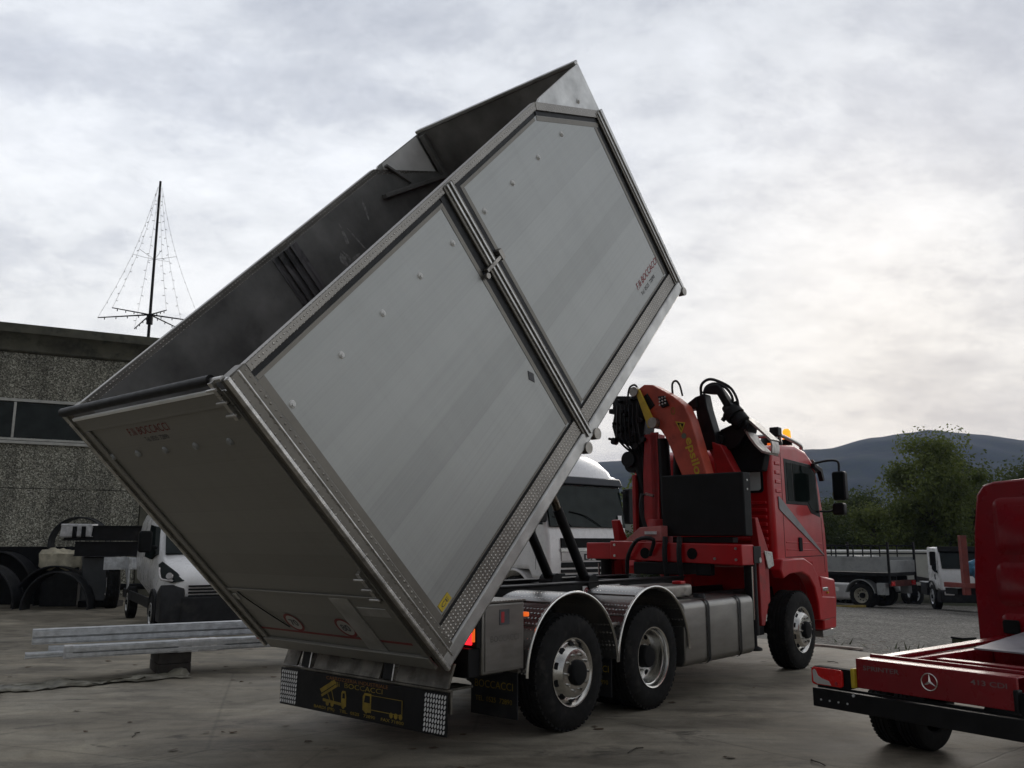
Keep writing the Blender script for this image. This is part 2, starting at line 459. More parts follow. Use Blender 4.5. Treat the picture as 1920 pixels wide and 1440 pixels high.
class MB:
    def __init__(s):
        s.v = []
        s.f = []
        s.p = []

    def add(s, vs, fs):
        o = len(s.v)
        s.p.append((o, len(s.f)))
        s.v += [tuple(v) for v in vs]
        s.f += [tuple(i + o for i in f) for f in fs]
        return s

    def box(s, x0, x1, y0, y1, z0, z1):
        x0, x1 = sorted((x0, x1)); y0, y1 = sorted((y0, y1)); z0, z1 = sorted((z0, z1))
        v = [(x, y, z) for x in (x0, x1) for y in (y0, y1) for z in (z0, z1)]
        return s.add(v, [(0, 1, 3, 2), (4, 6, 7, 5), (0, 4, 5, 1), (2, 3, 7, 6), (0, 2, 6, 4), (1, 5, 7, 3)])

    def prism(s, pts, axis, a, b):
        """closed 2-D outline extruded along an axis; pts are the other two coordinates in xyz order"""
        def P(p, t):
            if axis == 'x':
                return (t, p[0], p[1])
            if axis == 'y':
                return (p[0], t, p[1])
            return (p[0], p[1], t)
        n = len(pts)
        v = [P(p, a) for p in pts] + [P(p, b) for p in pts]
        f = [tuple(range(n)), tuple(range(2 * n - 1, n - 1, -1))]
        for i in range(n):
            j = (i + 1) % n
            f.append((i, i + n, j + n, j))
        return s.add(v, f)

    def cyl(s, p0, p1, r, r1=None, n=20, caps=True):
        p0 = Vector(p0); p1 = Vector(p1)
        r1 = r if r1 is None else r1
        d = (p1 - p0).normalized()
        a = d.orthogonal().normalized()
        b = d.cross(a)
        v = []
        for p, rr in ((p0, r), (p1, r1)):
            for k in range(n):
                t = 2 * pi * k / n
                v.append(p + rr * (cos(t) * a + sin(t) * b))
        f = [(k, (k + 1) % n, (k + 1) % n + n, k + n) for k in range(n)]
        if caps:
            f += [tuple(range(n - 1, -1, -1)), tuple(range(n, 2 * n))]
        return s.add(v, f)

    def bar(s, p0, p1, w, h, up=(0, 0, 1)):
        """rectangular bar between two points"""
        p0 = Vector(p0); p1 = Vector(p1)
        d = (p1 - p0).normalized()
        a = Vector(up).cross(d)
        if a.length < 1e-4:
            a = d.orthogonal()
        a.normalize()
        b = d.cross(a)
        v = []
        for p in (p0, p1):
            for sa, sb in ((-1, -1), (1, -1), (1, 1), (-1, 1)):
                v.append(p + a * sa * w / 2 + b * sb * h / 2)
        return s.add(v, [(0, 3, 2, 1), (4, 5, 6, 7), (0, 1, 5, 4), (1, 2, 6, 5), (2, 3, 7, 6), (3, 0, 4, 7)])

    def tube(s, pts, r, n=8, smooth=3):
        pts = [Vector(p) for p in pts]
        if smooth and len(pts) > 2:
            out = []
            P = [2 * pts[0] - pts[1]] + pts + [2 * pts[-1] - pts[-2]]
            for i in range(1, len(P) - 2):
                for k in range(smooth + 1):
                    t = k / (smooth + 1)
                    a, b, c, d = P[i - 1], P[i], P[i + 1], P[i + 2]
                    out.append(.5 * ((2 * b) + (c - a) * t + (2 * a - 5 * b + 4 * c - d) * t * t + (3 * b - a - 3 * c + d) * t ** 3))
            out.append(pts[-1])
            pts = out
        v = []
        ref = None
        for i, p in enumerate(pts):
            d = (pts[min(i + 1, len(pts) - 1)] - pts[max(i - 1, 0)]).normalized()
            a = d.orthogonal().normalized() if ref is None else (ref - ref.dot(d) * d).normalized()
            ref = a
            b = d.cross(a)
            for k in range(n):
                t = 2 * pi * k / n
                v.append(p + r * (cos(t) * a + sin(t) * b))
        f = []
        for i in range(len(pts) - 1):
            for k in range(n):
                f.append((i * n + k, i * n + (k + 1) % n, (i + 1) * n + (k + 1) % n, (i + 1) * n + k))
        f += [tuple(range(n - 1, -1, -1)), tuple(range((len(pts) - 1) * n, len(pts) * n))]
        return s.add(v, f)

    def lathe(s, prof, c, sgn=1, n=48, axis='y'):
        """profile of (radius, outward distance) turned round an axis; sgn = direction that is outward"""
        v = []
        for (r, o) in prof:
            for k in range(n):
                t = 2 * pi * k / n
                if axis == 'y':
                    v.append((c[0] + r * cos(t), c[1] + sgn * o, c[2] + r * sin(t)))
                elif axis == 'z':
                    v.append((c[0] + r * cos(t), c[1] + r * sin(t), c[2] + o))
                else:
                    v.append((c[0] + sgn * o, c[1] + r * cos(t), c[2] + r * sin(t)))
        f = []
        for i in range(len(prof) - 1):
            for k in range(n):
                f.append((i * n + k, i * n + (k + 1) % n, (i + 1) * n + (k + 1) % n, (i + 1) * n + k))
        return s.add(v, f)

    def arc(s, c, r, a0, a1, y0, y1, th=.02, n=28, sx=1.0):
        """curved plate (mudguard) round an axis along y"""
        v = []
        for k in range(n + 1):
            t = radians(a0 + (a1 - a0) * k / n)
            for rr, y in ((r, y0), (r, y1), (r - th, y1), (r - th, y0)):
                v.append((c[0] + sx * rr * cos(t), y, c[1] + rr * sin(t)))
        f = []
        for k in range(n):
            for j in range(4):
                f.append((k * 4 + j, k * 4 + (j + 1) % 4, (k + 1) * 4 + (j + 1) % 4, (k + 1) * 4 + j))
        f += [(3, 2, 1, 0), (n * 4, n * 4 + 1, n * 4 + 2, n * 4 + 3)]
        return s.add(v, f)

    def loft(s, rings):
        n = len(rings[0])
        v = [p for r in rings for p in r]
        f = []
        for i in range(len(rings) - 1):
            for k in range(n):
                f.append((i * n + k, i * n + (k + 1) % n, (i + 1) * n + (k + 1) % n, (i + 1) * n + k))
        f += [tuple(range(n - 1, -1, -1)), tuple(range((len(rings) - 1) * n, len(rings) * n))]
        return s.add(v, f)

    def each(s, name, mat, parent=None, *a, **kw):
        """one object per added piece"""
        out = []
        for i, (v0, f0) in enumerate(s.p):
            v1, f1 = s.p[i + 1] if i + 1 < len(s.p) else (len(s.v), len(s.f))
            m = MB()
            m.add(s.v[v0:v1], [tuple(k - v0 for k in f) for f in s.f[f0:f1]])
            out.append(m.build(name, mat, parent, *a, **kw))
        return out

    def build(s, name, mat, parent=None, bevel=0.0, smooth=True, seg=2, sharp=.6):
        me = bpy.data.meshes.new(name)
        me.from_pydata([tuple(v) for v in s.v], [], s.f)
        bm = bmesh.new()
        bm.from_mesh(me)
        bmesh.ops.recalc_face_normals(bm, faces=bm.faces)
        bm.to_mesh(me)
        bm.free()
        if smooth:
            me.shade_smooth()
            me.set_sharp_from_angle(angle=sharp)
        me.materials.append(mat)
        o = bpy.data.objects.new(name, me)
        COL.objects.link(o)
        if parent:
            o.parent = parent
        if bevel:
            md = o.modifiers.new('bevel', 'BEVEL')
            md.width = bevel
            md.segments = seg
            md.limit_method = 'ANGLE'
            md.angle_limit = radians(35)
            md.harden_normals = False
        return o


def empty(name, loc=(0, 0, 0), rz=0.0, parent=None):
    o = bpy.data.objects.new(name, None)
    COL.objects.link(o)
    o.location = loc
    o.rotation_euler = (0, 0, rz)
    o.empty_display_size = .2
    if parent:
        o.parent = parent
    return o


def tag(o, label=None, cat=None, group=None, kind=None):
    if label:
        o['label'] = label
    if cat:
        o['category'] = cat
    if group:
        o['group'] = group
    if kind:
        o['kind'] = kind
    return o


def copy_tree(o, parent=None):
    c = o.copy()
    COL.objects.link(c)
    if parent:
        c.parent = parent
    for ch in list(o.children):
        copy_tree(ch, c)
    return c


def text(body, origin, xd, yd, mat, parent, width=None, height=None, shear=0.0, name='lettering', thick=.002, bold=0.0, center=True):
    cu = bpy.data.curves.new(name, 'FONT')
    cu.body = body
    cu.size = 1.0
    cu.shear = shear
    cu.offset = bold
    cu.extrude = 0.0
    cu.resolution_u = 3
    t = bpy.data.objects.new(name, cu)
    COL.objects.link(t)
    dg = bpy.context.evaluated_depsgraph_get()
    me = bpy.data.meshes.new_from_object(t.evaluated_get(dg))
    bpy.data.objects.remove(t)
    xs = [v.co.x for v in me.vertices]
    ys = [v.co.y for v in me.vertices]
    x0, x1, y0, y1 = min(xs), max(xs), min(ys), max(ys)
    sx = sy = 1.0
    if width and height:
        sx = width / (x1 - x0); sy = height / (y1 - y0)
    elif width:
        sx = sy = width / (x1 - x0)
    else:
        sx = sy = height / (y1 - y0)
    X = Vector(xd).normalized()
    Y = Vector(yd).normalized()
    N = X.cross(Y)
    og = Vector(origin)
    for v in me.vertices:
        a = (v.co.x - (x0 + x1) / 2) * sx
        b = (v.co.y - (y0 + y1) / 2) * sy
        v.co = og + X * a + Y * b + N * thick
    me.name = name
    me.materials.clear()
    me.materials.append(mat)
    o = bpy.data.objects.new(name, me)
    COL.objects.link(o)
    o.parent = parent
    return o


def ellipse(c, a, b, xd, yd, n=20, r0=0.0):
    """flat disc / ring facing xd x yd"""
    X = Vector(xd); Y = Vector(yd); c = Vector(c)
    out = [c + X * a * cos(2 * pi * k / n) + Y * b * sin(2 * pi * k / n) for k in range(n)]
    m = MB()
    if r0:
        inn = [c + X * a * r0 * cos(2 * pi * k / n) + Y * b * r0 * sin(2 * pi * k / n) for k in range(n)]
        m.add(out + inn, [(k, (k + 1) % n, (k + 1) % n + n, k + n) for k in range(n)])
    else:
        m.add(out, [tuple(range(n))])
    return m


def rrect(x0, x1, y0, y1, r, n=5):
    p = []
    for cx, cy, a in ((x1 - r, y1 - r, 0), (x0 + r, y1 - r, 90), (x0 + r, y0 + r, 180), (x1 - r, y0 + r, 270)):
        for k in range(n + 1):
            t = radians(a + 90 * k / n)
            p.append((cx + r * cos(t), cy + r * sin(t)))
    return p


# ------------------------------------------------------------------ wheels
TYRE = [(.285, -.03), (.305, -.008), (.36, .004), (.42, .004), (.47, -.006), (.505, -.022), (.524, -.045), (.53, -.06),
        (.53, -.095), (.516, -.098), (.516, -.112), (.53, -.115), (.53, -.148), (.516, -.151), (.516, -.165), (.53, -.168),
        (.53, -.205), (.516, -.208), (.516, -.222), (.53, -.225), (.53, -.26), (.505, -.295), (.42, -.318), (.305, -.305), (.285, -.28)]


def wheel(parent, x, yo, s, style='convex', R=.53, W=1.0, rimmat=None, dual=False, mesh_scale=None, z=None):
    """wheel at x, outer tyre face at yo, s = +1/-1 outward direction"""
    k = R / .53
    z = R if z is None else z
    w = empty('wheel', (x, yo, z), 0, parent)
    t = MB().lathe([(r * k, o * k * W) for r, o in TYRE], (0, 0, 0), s, 56)
    if dual:
        t.lathe([(r * k, o * k * W - .36 * k) for r, o in TYRE], (0, 0, 0), s, 48)
    # shoulder tread blocks
    for i in range(52):
        a = 2 * pi * i / 52
        for o0, o1 in ((-.028, -.09), (-.23, -.285)):
            c0, s0 = cos(a), sin(a)
            c1, s1 = cos(a + .07), sin(a + .07)
            vs = []
            for r in (.51 * k, .5325 * k):
                for cc, ss in ((c0, s0), (c1, s1)):
                    for o in (o0, o1):
                        vs.append((r * cc, s * o * k * W, r * ss))
            t.add(vs, [(0, 1, 3, 2), (4, 6, 7, 5), (0, 4, 5, 1), (2, 3, 7, 6), (0, 2, 6, 4), (1, 5, 7, 3)])
    t.build('tyre', RUBBER, w)
    rm = MB()
    hub = MB()
    hole = MB()
    rimmat = rimmat or CHROME
    if style == 'convex':
        prof = [(.28, -.06), (.302, -.012), (.314, -.006), (.312, .004), (.300, .002), (.286, -.018), (.274, -.034), (.262, -.03), (.240, .0), (.226, .028), (.212, .042), (.19, .046), (.118, .046), (.116, .03)]
        hub.lathe([(.117, .030), (.115, .075), (.10, .092), (.06, .10), (.0, .10)], (0, 0, 0), s, 28)
        br, bo, hr, ho = .165, .046, .249, -.010
    elif style == 'dish':
        prof = [(.28, -.06), (.302, -.012), (.314, -.006), (.312, .004), (.298, .0), (.288, -.03), (.283, -.055), (.272, -.06), (.266, -.11), (.258, -.15), (.244, -.172), (.225, -.180), (.12, -.180), (.118, -.14)]
        hub.lathe([(.117, -.178), (.113, -.06), (.10, -.045), (.06, -.04), (.0, -.04)], (0, 0, 0), s, 28)
        br, bo, hr, ho = .165, -.180, .232, -.178
    else:
        prof = [(.28, -.06), (.302, -.012), (.314, -.006), (.308, .004), (.285, -.03), (.27, -.05), (.2, -.02), (.12, -.015), (.0, .0)]
        br, bo, hr, ho = .15, -.018, .235, -.035
        hub.lathe([(.09, -.02), (.085, .02), (.06, .03), (0, .03)], (0, 0, 0), s, 24)
    rm.lathe([(r * k, o * k) for r, o in prof], (0, 0, 0), s, 56)
    for i in range(10):
        a = 2 * pi * i / 10
        rm.cyl((br * k * cos(a), s * (bo - .01) * k, br * k * sin(a)), (br * k * cos(a), s * (bo + .028) * k, br * k * sin(a)), .016 * k, .012 * k, 6)
        a += pi / 10
        n = Vector((cos(a) * (.6 if style == 'convex' else 0), s * 1.0, sin(a) * (.6 if style == 'convex' else 0))).normalized()
        c = Vector((hr * k * cos(a), s * ho * k, hr * k * sin(a)))
        hole.cyl(c - n * .01, c + n * .0045, .033 * k, .033 * k, 16)
    rm.build('rim', rimmat, w)
    for v in hub.v:
        pass
    h = MB()
    h.v = [(a * k, b * k, c * k) for a, b, c in hub.v]
    h.f = hub.f
    h.build('hub', BLACK_M, w)
    hole.build('rim_opening', BLACK_M, w)
    return w


# ================================================================== SETTING
g = MB().add([(-1500, -300, -1.32), (3000, -300, -1.32), (3000, 3000, -1.32), (-1500, 3000, -1.32)], [(0, 1, 2, 3)]).build(
    'ground', pm('rough_grass', (.045, .052, .025), .95, 0, .45, .5, .8, 6, dirt=(.35, .5, (.06, .05, .035), .7)), smooth=False)
tag(g, 'dark grassy ground stretching past the vehicles', 'ground', kind='structure')
# boundary between the concrete yard and the gravel
EX, EY = 5.33, 14.96
ED = Vector((.525, -.851))
e0 = (EX - ED.x * 26, EY - ED.y * 26)
e1 = (EX + ED.x * 34, EY + ED.y * 34)
random.seed(5)
edge = []
for i in range(121):
    t = i / 120
    n = .06 * sin(i * 1.3) + random.uniform(-.06, .06)
    edge.append((e0[0] + (e1[0] - e0[0]) * t + ED.y * -n, e0[1] + (e1[1] - e0[1]) * t + ED.x * n, 0.0))
yard = MB().add([(-60, -25, 0), (20, -25, 0)] + edge[::-1] + [(-60, 40, 0)], [tuple(range(len(edge) + 3))]).build('concrete_yard', concrete_mat(), smooth=False)
tag(yard, 'pale worn concrete yard with slab joints and oil stains', 'yard', kind='structure')
gm = MB()
_vs = []
for j in range(31):
    sd = -.3 + 31.0 * j / 30
    for i in range(61):
        t = -30 + 75 * i / 60
        _vs.append((EX + ED.x * t + .851 * sd, EY + ED.y * t + .525 * sd, -.012 - .045 * max(sd, 0) + .03 * sin(t * 1.1 + sd) * min(1, max(0, sd) * .3)))
gm.add(_vs, [(j * 61 + i, j * 61 + i + 1, (j + 1) * 61 + i + 1, (j + 1) * 61 + i) for j in range(30) for i in range(60)])
gr = gm.build('gravel', gravel_mat())
tag(gr, 'grey gravel strip between concrete yard and parked trucks', 'gravel', kind='structure')


def make_mountain():
    key = [(-1500, 60), (-400, 70), (0, 112), (175, 132), (260, 138), (380, 140), (536, 154), (630, 172), (690, 181), (724, 186), (770, 181), (806, 178), (850, 175), (889, 170), (1000, 176), (1300, 190), (1700, 150), (2400, 120)]

    def ridge(x):
        for (a, ha), (b, hb) in zip(key, key[1:]):
            if a <= x <= b:
                t = (x - a) / (b - a)
                t = t * t * (3 - 2 * t)
                return ha + (hb - ha) * t
        return 60
    random.seed(11)
    ph = [(random.uniform(.006, .05), random.uniform(.006, .05), random.uniform(0, 6.28), random.uniform(.4, 1)) for _ in range(26)]
    NX, NY = 190, 46
    m = MB()
    vs, fs = [], []
    for j in range(NY):
        y = 760 + (2300 - 760) * j / (NY - 1)
        t = (y - 760) / (1500 - 760)
        prof = sin(min(t, 1) * pi / 2) ** 1.5 if t <= 1 else max(0, 1 - (t - 1) * .9)
        for i in range(NX):
            x = -1300 + 3600 * i / (NX - 1)
            n = sum(a * sin(fx * x + fy * y + p) for fx, fy, p, a in ph) * .55
            h = ridge(x * 1500 / y) * (y / 1500) ** .0 * prof + n * (1.3 if t < .93 or t > 1.07 else .25) * min(1, prof * 3)
            vs.append((x, y, max(h, 0) - .5))
    for j in range(NY - 1):
        for i in range(NX - 1):
            a = j * NX + i
            fs.append((a, a + 1, a + NX + 1, a + NX))
    m.add(vs, fs)
    o = m.build('mountain', pm('forested_slope', (.020, .028, .030), .95, 0, .4, .012, 1.0, .06, dirt=(.035, .47, (.030, .044, .026), .85), spec=.1, detail=8))
    tag(o, 'long blue grey forested mountain ridge on the horizon', 'mountain', kind='structure')


make_mountain()

# ------------------------------------------------------------------ building on the left
def make_building():
    wd = Vector((.88, .475, 0)).normalized()
    ang = atan2(wd.y, wd.x)
    B = empty('factory_building', (-15.6, 26.1, 0), ang)
    tag(B, 'long precast hall with exposed aggregate wall panels and dark cornice', 'building')
    AG = aggregate_mat()
    x0, x1 = -14.0, 7.4
    w = MB()
    # wall as stacked panels with 2 cm joints; joints recessed
    w.box(x0, x1, .12, 14, 0, 7.6)
    for z0, z1 in ((0, 3.27), (3.29, 4.72), (6.02, 7.44)):
        for a, b in ((x0, -9.02), (-9, -2.02), (-2.0, 4.15)):
            w.box(a, b, 0, .119, z0, z1)
    w.build('wall', AG, B)
    sd = MB()
    sd.box(4.17, x1, -.03, .118, 0, 7.44)
    sd.build('corner_pillar', CONC, B, .02)
    c = MB()
    prof = [(-.05, 7.45), (-.12, 7.5), (-.14, 7.62), (-.42, 7.95), (-.5, 7.98), (-.5, 8.26), (.3, 8.26), (.3, 7.45)]
    c.prism(prof, 'x', x0 - .1, x1 + .1)
    c.build('cornice', CONC, B, .015)
    r = MB()
    r.box(x0, x1, .31, 13.9, 7.61, 7.9)
    r.build('roof', BLACK_M, B)
    W = empty('window', (0, 0, 0), 0, B)
    fr = MB()
    fr.box(x0, 4.15, -.04, .1, 5.92, 6.01)
    fr.box(x0, 4.15, -.04, .1, 4.73, 4.80)
    for x in (-13.1, -10.4, -7.7, -5.0, -2.3, .42, 3.14):
        fr.box(x - .035, x + .035, -.03, .1, 4.81, 5.91)
    fr.build('frame', WINFR, W, .006)
    sl_ = MB()
    sl_.box(x0, 4.18, -.10, .1, 4.62, 4.71)
    sl_.build('sill', WINFR, W, .01)
    gl = MB()
    gl.box(x0, 4.15, .03, .06, 4.82, 5.90)
    gl.build('pane', GLASS, W)
    return B


make_building()


def make_mast():
    M = empty('light_mast', (-13.77, 32, 7.55))
    tag(M, 'tall pole with drooping arms and bulb strings on hall roof', 'mast')
    MB().cyl((0, 0, 0), (0, 0, 8.0), .062, .045, 10).build('pole', BLACK, M)
    MB().cyl((0, 0, 2.25), (0, 0, 2.6), .12, .12, 10).build('clamp', BLACK, M)
    wire = MATS.setdefault('w', pm('string_wire', (.30, .30, .30), .6))
    for i in range(6):
        a = radians(10 + 60 * i)
        d = Vector((cos(a), sin(a), 0))
        end = d * 1.85 + Vector((0, 0, 2.42))
        am = MB().cyl((0, 0, 2.62), end, .03, .02, 6)
        for k in range(1, 5):
            p = Vector((0, 0, 2.62)).lerp(end, k / 4.6)
            am.cyl(p, p - Vector((0, 0, .09)), .014, .02, 6)
        am.build('arm', BLACK, M)
        st = MB()
        top = Vector((0, 0, 7.75)) + d * .08
        pts = [end.lerp(top, t / 8) - d * .20 * sin(pi * t / 8) for t in range(9)]
        st.tube(pts, .005, 4, 1)
        for k in range(1, 17):
            t = k / 17
            p = end.lerp(top, t) - d * .20 * sin(pi * t)
            sd = Vector((-d.y, d.x, 0)) * (1 if k % 2 else -1)
            st.cyl(p, p + sd * .085 + Vector((0, 0, -.03)), .010, .012, 5)
        st.build('light_string', wire, M)
        mid = end.lerp(top, .48) - d * .20
        MB().tube([mid, (mid + Vector((0, 0, mid.z - .18))) * .5 + Vector((0, 0, -.0)), (0, 0, mid.z - .16)], .008, 4, 0).build('stay_wire', wire, M)


make_mast()
#@@TRUCK@@
# ================================================================== TIPPER TRUCK
TX, TY, HD = -0.3639, 9.3232, 0.7125
T = empty('tipper_truck', (TX, TY, 0), pi / 2 - HD)
tag(T, 'red lorry with raised aluminium tipping body and folded crane', 'tipper truck')
BOG, FRT = 1.43, 5.32
HX, HZ, TILT = -1.6814, 0.7685, 0.7973


def chassis():
    m = MB()
    for y in (-.42, .42):
        m.box(-1.5, 6.2, y - .04, y + .04, .78, 1.06)
    for x in (-1.45, -.6, .7, 2.1, 3.3, 4.4):
        m.box(x - .05, x + .05, -.38, .38, .82, 1.02)
    ch = m.build('chassis', BLACK, T, .008)
    s = MB()
    for y in (-.42, .42):
        s.box(-1.42, 3.45, y - .05, y + .05, 1.064, 1.275)
        s.box(-1.42, 3.45, y - .085, y + .085, 1.275, 1.295)
    for x in (-1.3, 0.0, 1.35, 2.7):
        s.box(x - .06, x + .06, -.37, .37, 1.08, 1.26)
    s.box(-.3, .9, -.36, .36, 1.17, 1.2)
    s.build('subframe', BLACK, ch, .006)
    # axles
    a = MB()
    for x in (0, BOG, FRT):
        a.cyl((x, -.95, .53), (x, .95, .53), .085, n=16)
        a.lathe([(.0, -.2), (.17, -.16), (.2, 0), (.17, .16), (.0, .2)], (x, 0, .53), 1, 20)
    for x in (0.0, BOG):
        for y in (-.52, .52):
            a.cyl((x - .18, y, .5), (x - .18, y, .92), .12, n=16)
    a.build('axle', BLACK_M, ch)
    # pictogram plate on the subframe
    p = MB().box(1.22, 1.95, -.478, -.4735, 1.125, 1.245)
    pl = p.build('warning_sticker', WHITE_M, ch)
    st = MB()
    for i in range(6):
        e = ellipse((1.29 + i * .118, -.481, 1.185), .046, .046, (1, 0, 0), (0, 0, 1), 16, .68)
        st.add(e.v, e.f)
        st.box(1.275 + i * .118, 1.305 + i * .118, -.4805, -.479, 1.165, 1.205)
    st.each('pictogram', INK_R, ch)
    y_ = MB().box(3.36, 3.43, -.478, -.472, 1.10, 1.22).build('warning_sticker', INK_Y, ch)
    return ch


chassis()
wheel(T, 0, -1.245, -1, 'convex')
wheel(T, BOG, -1.245, -1, 'dish', dual=True)
wheel(T, FRT, -1.255, -1, 'convex')
wheel(T, 0, 1.245, 1, 'convex')
wheel(T, BOG, 1.245, 1, 'dish', dual=True)
wheel(T, FRT, 1.255, 1, 'convex')


def mudguards():
    for sy in (-1, 1):
        for x in (0, BOG):
            g = MB().arc((x, .555), .705, 2, 178, sy * 1.27, sy * .60, .014, 40)
            gd = g.build('mudguard', PATTERN, T)
            l = MB()
            pts = [(x + .708 * cos(radians(a)), sy * 1.275, .555 + .708 * sin(radians(a))) for a in range(0, 181, 6)]
            l.tube(pts, .013, 8, 0)
            l.build('rim_bead', CHROME, gd)
            # riveted stays and lower bracket
            b = MB()
            for a in (38, 62, 118, 142):
                ar = radians(a)
                c = Vector((x + .709 * cos(ar), sy * .93, .555 + .709 * sin(ar)))
                t = Vector((-sin(ar), 0, cos(ar)))
                b.bar(c - Vector((0, .31, 0)), c + Vector((0, .31, 0)), .012, .005, up=t)
            b.each('stay', STEEL_D, gd)
    # saddle between the two near-side guards
    m = MB()
    m.box(.66, .80, -1.20, -1.0, .88, .915)
    m.box(.64, .82, -1.23, -.8, .90, .925)
    m.build('bracket', STEEL_D, T, .004)
    # mud flaps, hanging behind the wheels
    for x, y0, y1 in ((-.74, -1.2, -.64), (-.74, .64, 1.2), (.74, -1.18, -.66)):
        f = MB().box(x - .012, x, y0, y1, .20, .60).build('mud_flap', PLASTIC, T, .003)
        ym = (y0 + y1) / 2
        text('BOCCACCI', (x - .012, ym, .47), (0, -1, 0), (0, 0, 1), INK_Y, f, width=.46, name='lettering')
        text('TEL. 0525  72890', (x - .012, ym, .34), (0, -1, 0), (0, 0, 1), INK_Y, f, width=.44, name='lettering')
        MB().box(x - .016, x + .02, y0 - .01, y1 + .01, .60, .625).build('clamp_strip', STEEL_D, f)


mudguards()


def rear_end():
    AX = -1.56
    m = MB()
    m.box(AX, AX + .05, -1.15, 1.15, .645, .665)                  # bumper plate edge
    m.box(AX + .03, AX + .055, -1.15, 1.15, .47, .66)
    m.box(AX + .055, AX + .35, -1.10, -.88, .64, .66)
    bu = m.build('rear_bumper', STAINED, T, .004)
    # three upright bright backing plates between black stanchions
    b = MB()
    for y0, y1 in ((.92, 1.14), (-.29, .66), (-1.14, -.50)):
        b.prism([(AX + .0, .67), (AX + .025, .67), (AX + .10, .86), (AX + .075, .86)], 'y', y0, y1)
    b.each('deflector_plate', STAINED, bu, .003)
    b = MB()
    for y in (.80, -.38):
        b.prism([(AX + .01, .67), (AX + .18, .67), (AX + .18, .94), (AX + .05, .94)], 'y', y - .06, y + .06)
    b.each('stanchion', BLACK, bu, .006)
    b = MB()
    for y in (.72, -.46):
        b.prism([(AX - .0, .67), (AX + .16, .67), (AX + .05, .93)], 'y', y - .008, y + .008)
    b.each('gusset', STEEL, bu)
    # apron board
    bu.location.z = -.12
    ap = MB().box(AX - .012, AX, -1.15, 1.15, .30, .64).build('apron_board', BLACK, T, .003)
    ap.location.z = -.12
    X = (0, -1, 0); Z = (0, 0, 1); xo = AX - .0125
    for yc in (1.01, -1.01):
        m = MB()
        pl = MB()
        for i in range(8):
            for j in range(8):
                if abs(yc) > 0:
                    e = ellipse((xo - .0025, yc + (i - 3.5) * .0325 + (j - 3.5) * -.002, .47 + (j - 3.5) * .039), .0115, .0175, X, Z, 10)
                    # slanted ovals
                    e.v = [(v[0], v[1] - (v[2] - (.47 + (j - 3.5) * .039)) * .35, v[2]) for v in e.v]
                    pl.add(e.v, e.f)
        pl.build('reflector_grid', INK_W, ap)
    text('CARROZZERIA INDUSTRIALE', (xo, .0, .612), X, Z, pm('brown_lettering', (.22, .085, .015), .6), ap, width=.86, height=.03)
    text('F.lli  BOCCACCI', (xo, .0, .568), X, Z, INK_Y, ap, width=.72, height=.042)
    text('BARDI (PR)    TEL.  0525   72890    FAX 71800', (xo, -.02, .338), X, Z, INK_Y, ap, width=1.24, height=.034, bold=.012)
    # little tipping lorry pictogram
    def P(pts):
        return MB().add([(xo - .0028, -y, z) for y, z in pts], [tuple(range(len(pts)))])
    ic = MB()
    for pts in ([(-.52, .50), (-.49, .47), (-.28, .575), (-.31, .605)],
                [(-.50, .455), (-.485, .435), (-.265, .545), (-.28, .565)],
                [(-.47, .425), (-.47, .40), (-.16, .385), (-.16, .41)],
                [(-.20, .41), (-.20, .50), (-.185, .52), (-.14, .52), (-.13, .47), (-.13, .385), (-.2, .385)],
                [(-.37, .415), (-.355, .415), (-.395, .475), (-.405, .47)], [(-.31, .41), (-.30, .41), (-.34, .51), (-.35, .51)],
                [(.10, .39), (.10, .505), (.125, .535), (.215, .535), (.215, .375), (.13, .375)],
                [(.215, .405), (.62, .405), (.62, .398), (.215, .398)], [(.612, .405), (.62, .405), (.62, .525), (.612, .525)],
                [(.215, .525), (.62, .525), (.62, .52), (.215, .52)]):
        p = P(pts)
        ic.add(p.v, p.f)
    ic2 = MB()
    for i, (v0, f0) in enumerate(ic.p):
        if i >= 6:
            v1, f1 = ic.p[i + 1] if i + 1 < len(ic.p) else (len(ic.v), len(ic.f))
            ic2.add(ic.v[v0:v1], [tuple(k - v0 for k in f) for f in ic.f[f0:f1]])
    v6, f6 = ic.p[6]
    ic.v, ic.f = ic.v[:v6], ic.f[:f6]
    for y in (-.40, -.33, -.17, .15, .48, .54, .60):
        e = ellipse((xo - .0032, -y, .388), .024, .024, X, Z, 12)
        (ic if y < 0 else ic2).add(e.v, e.f)
    ic.build('lorry_pictogram', INK_Y, ap)
    ic2.build('lorry_pictogram', INK_Y, ap)
    wn = MB()
    for pts in ([(-.185, .455), (-.145, .455), (-.15, .50), (-.18, .50)], [(.12, .455), (.20, .455), (.20, .515), (.135, .515)]):
        p = P(pts)
        wn.add([(v[0] - .002, v[1], v[2]) for v in p.v], p.f)
    wn.each('pictogram_window', BLACK, ap)
    # tail lamp clusters and tool boxes either side
    for s in (-1, 1):
        lb = MB().box(-1.34, -1.28, s * 1.02, s * 1.25, .86, 1.20)
        lo = lb.build('tail_lamp', BLACK_M, T, .006)
        for y0, y1, z0, z1, mt, nm in ((1.035, 1.095, .89, 1.06, LENS_R, 'lens'), (1.10, 1.205, .885, 1.06, LAMP_ON, 'lit_lens'), (1.212, 1.238, .91, 1.02, LAMP_ON2, 'lit_lens'),
                                       (1.035, 1.125, 1.07, 1.185, AMBER, 'lens'), (1.13, 1.235, 1.07, 1.185, LENS_R, 'lens')):
            MB().box(-1.356, -1.34, s * y0, s * y1, z0, z1).build(nm, mt, lo, .004)
        tb = MB().box(-1.265, -.72, s * .84, s * 1.25, .635, 1.215).build('tool_box', TANK_S, T, .012)
        MB().box(-1.262, -.712, s * .83, s * 1.263, 1.217, 1.235).build('lid', TREAD, tb, .003)
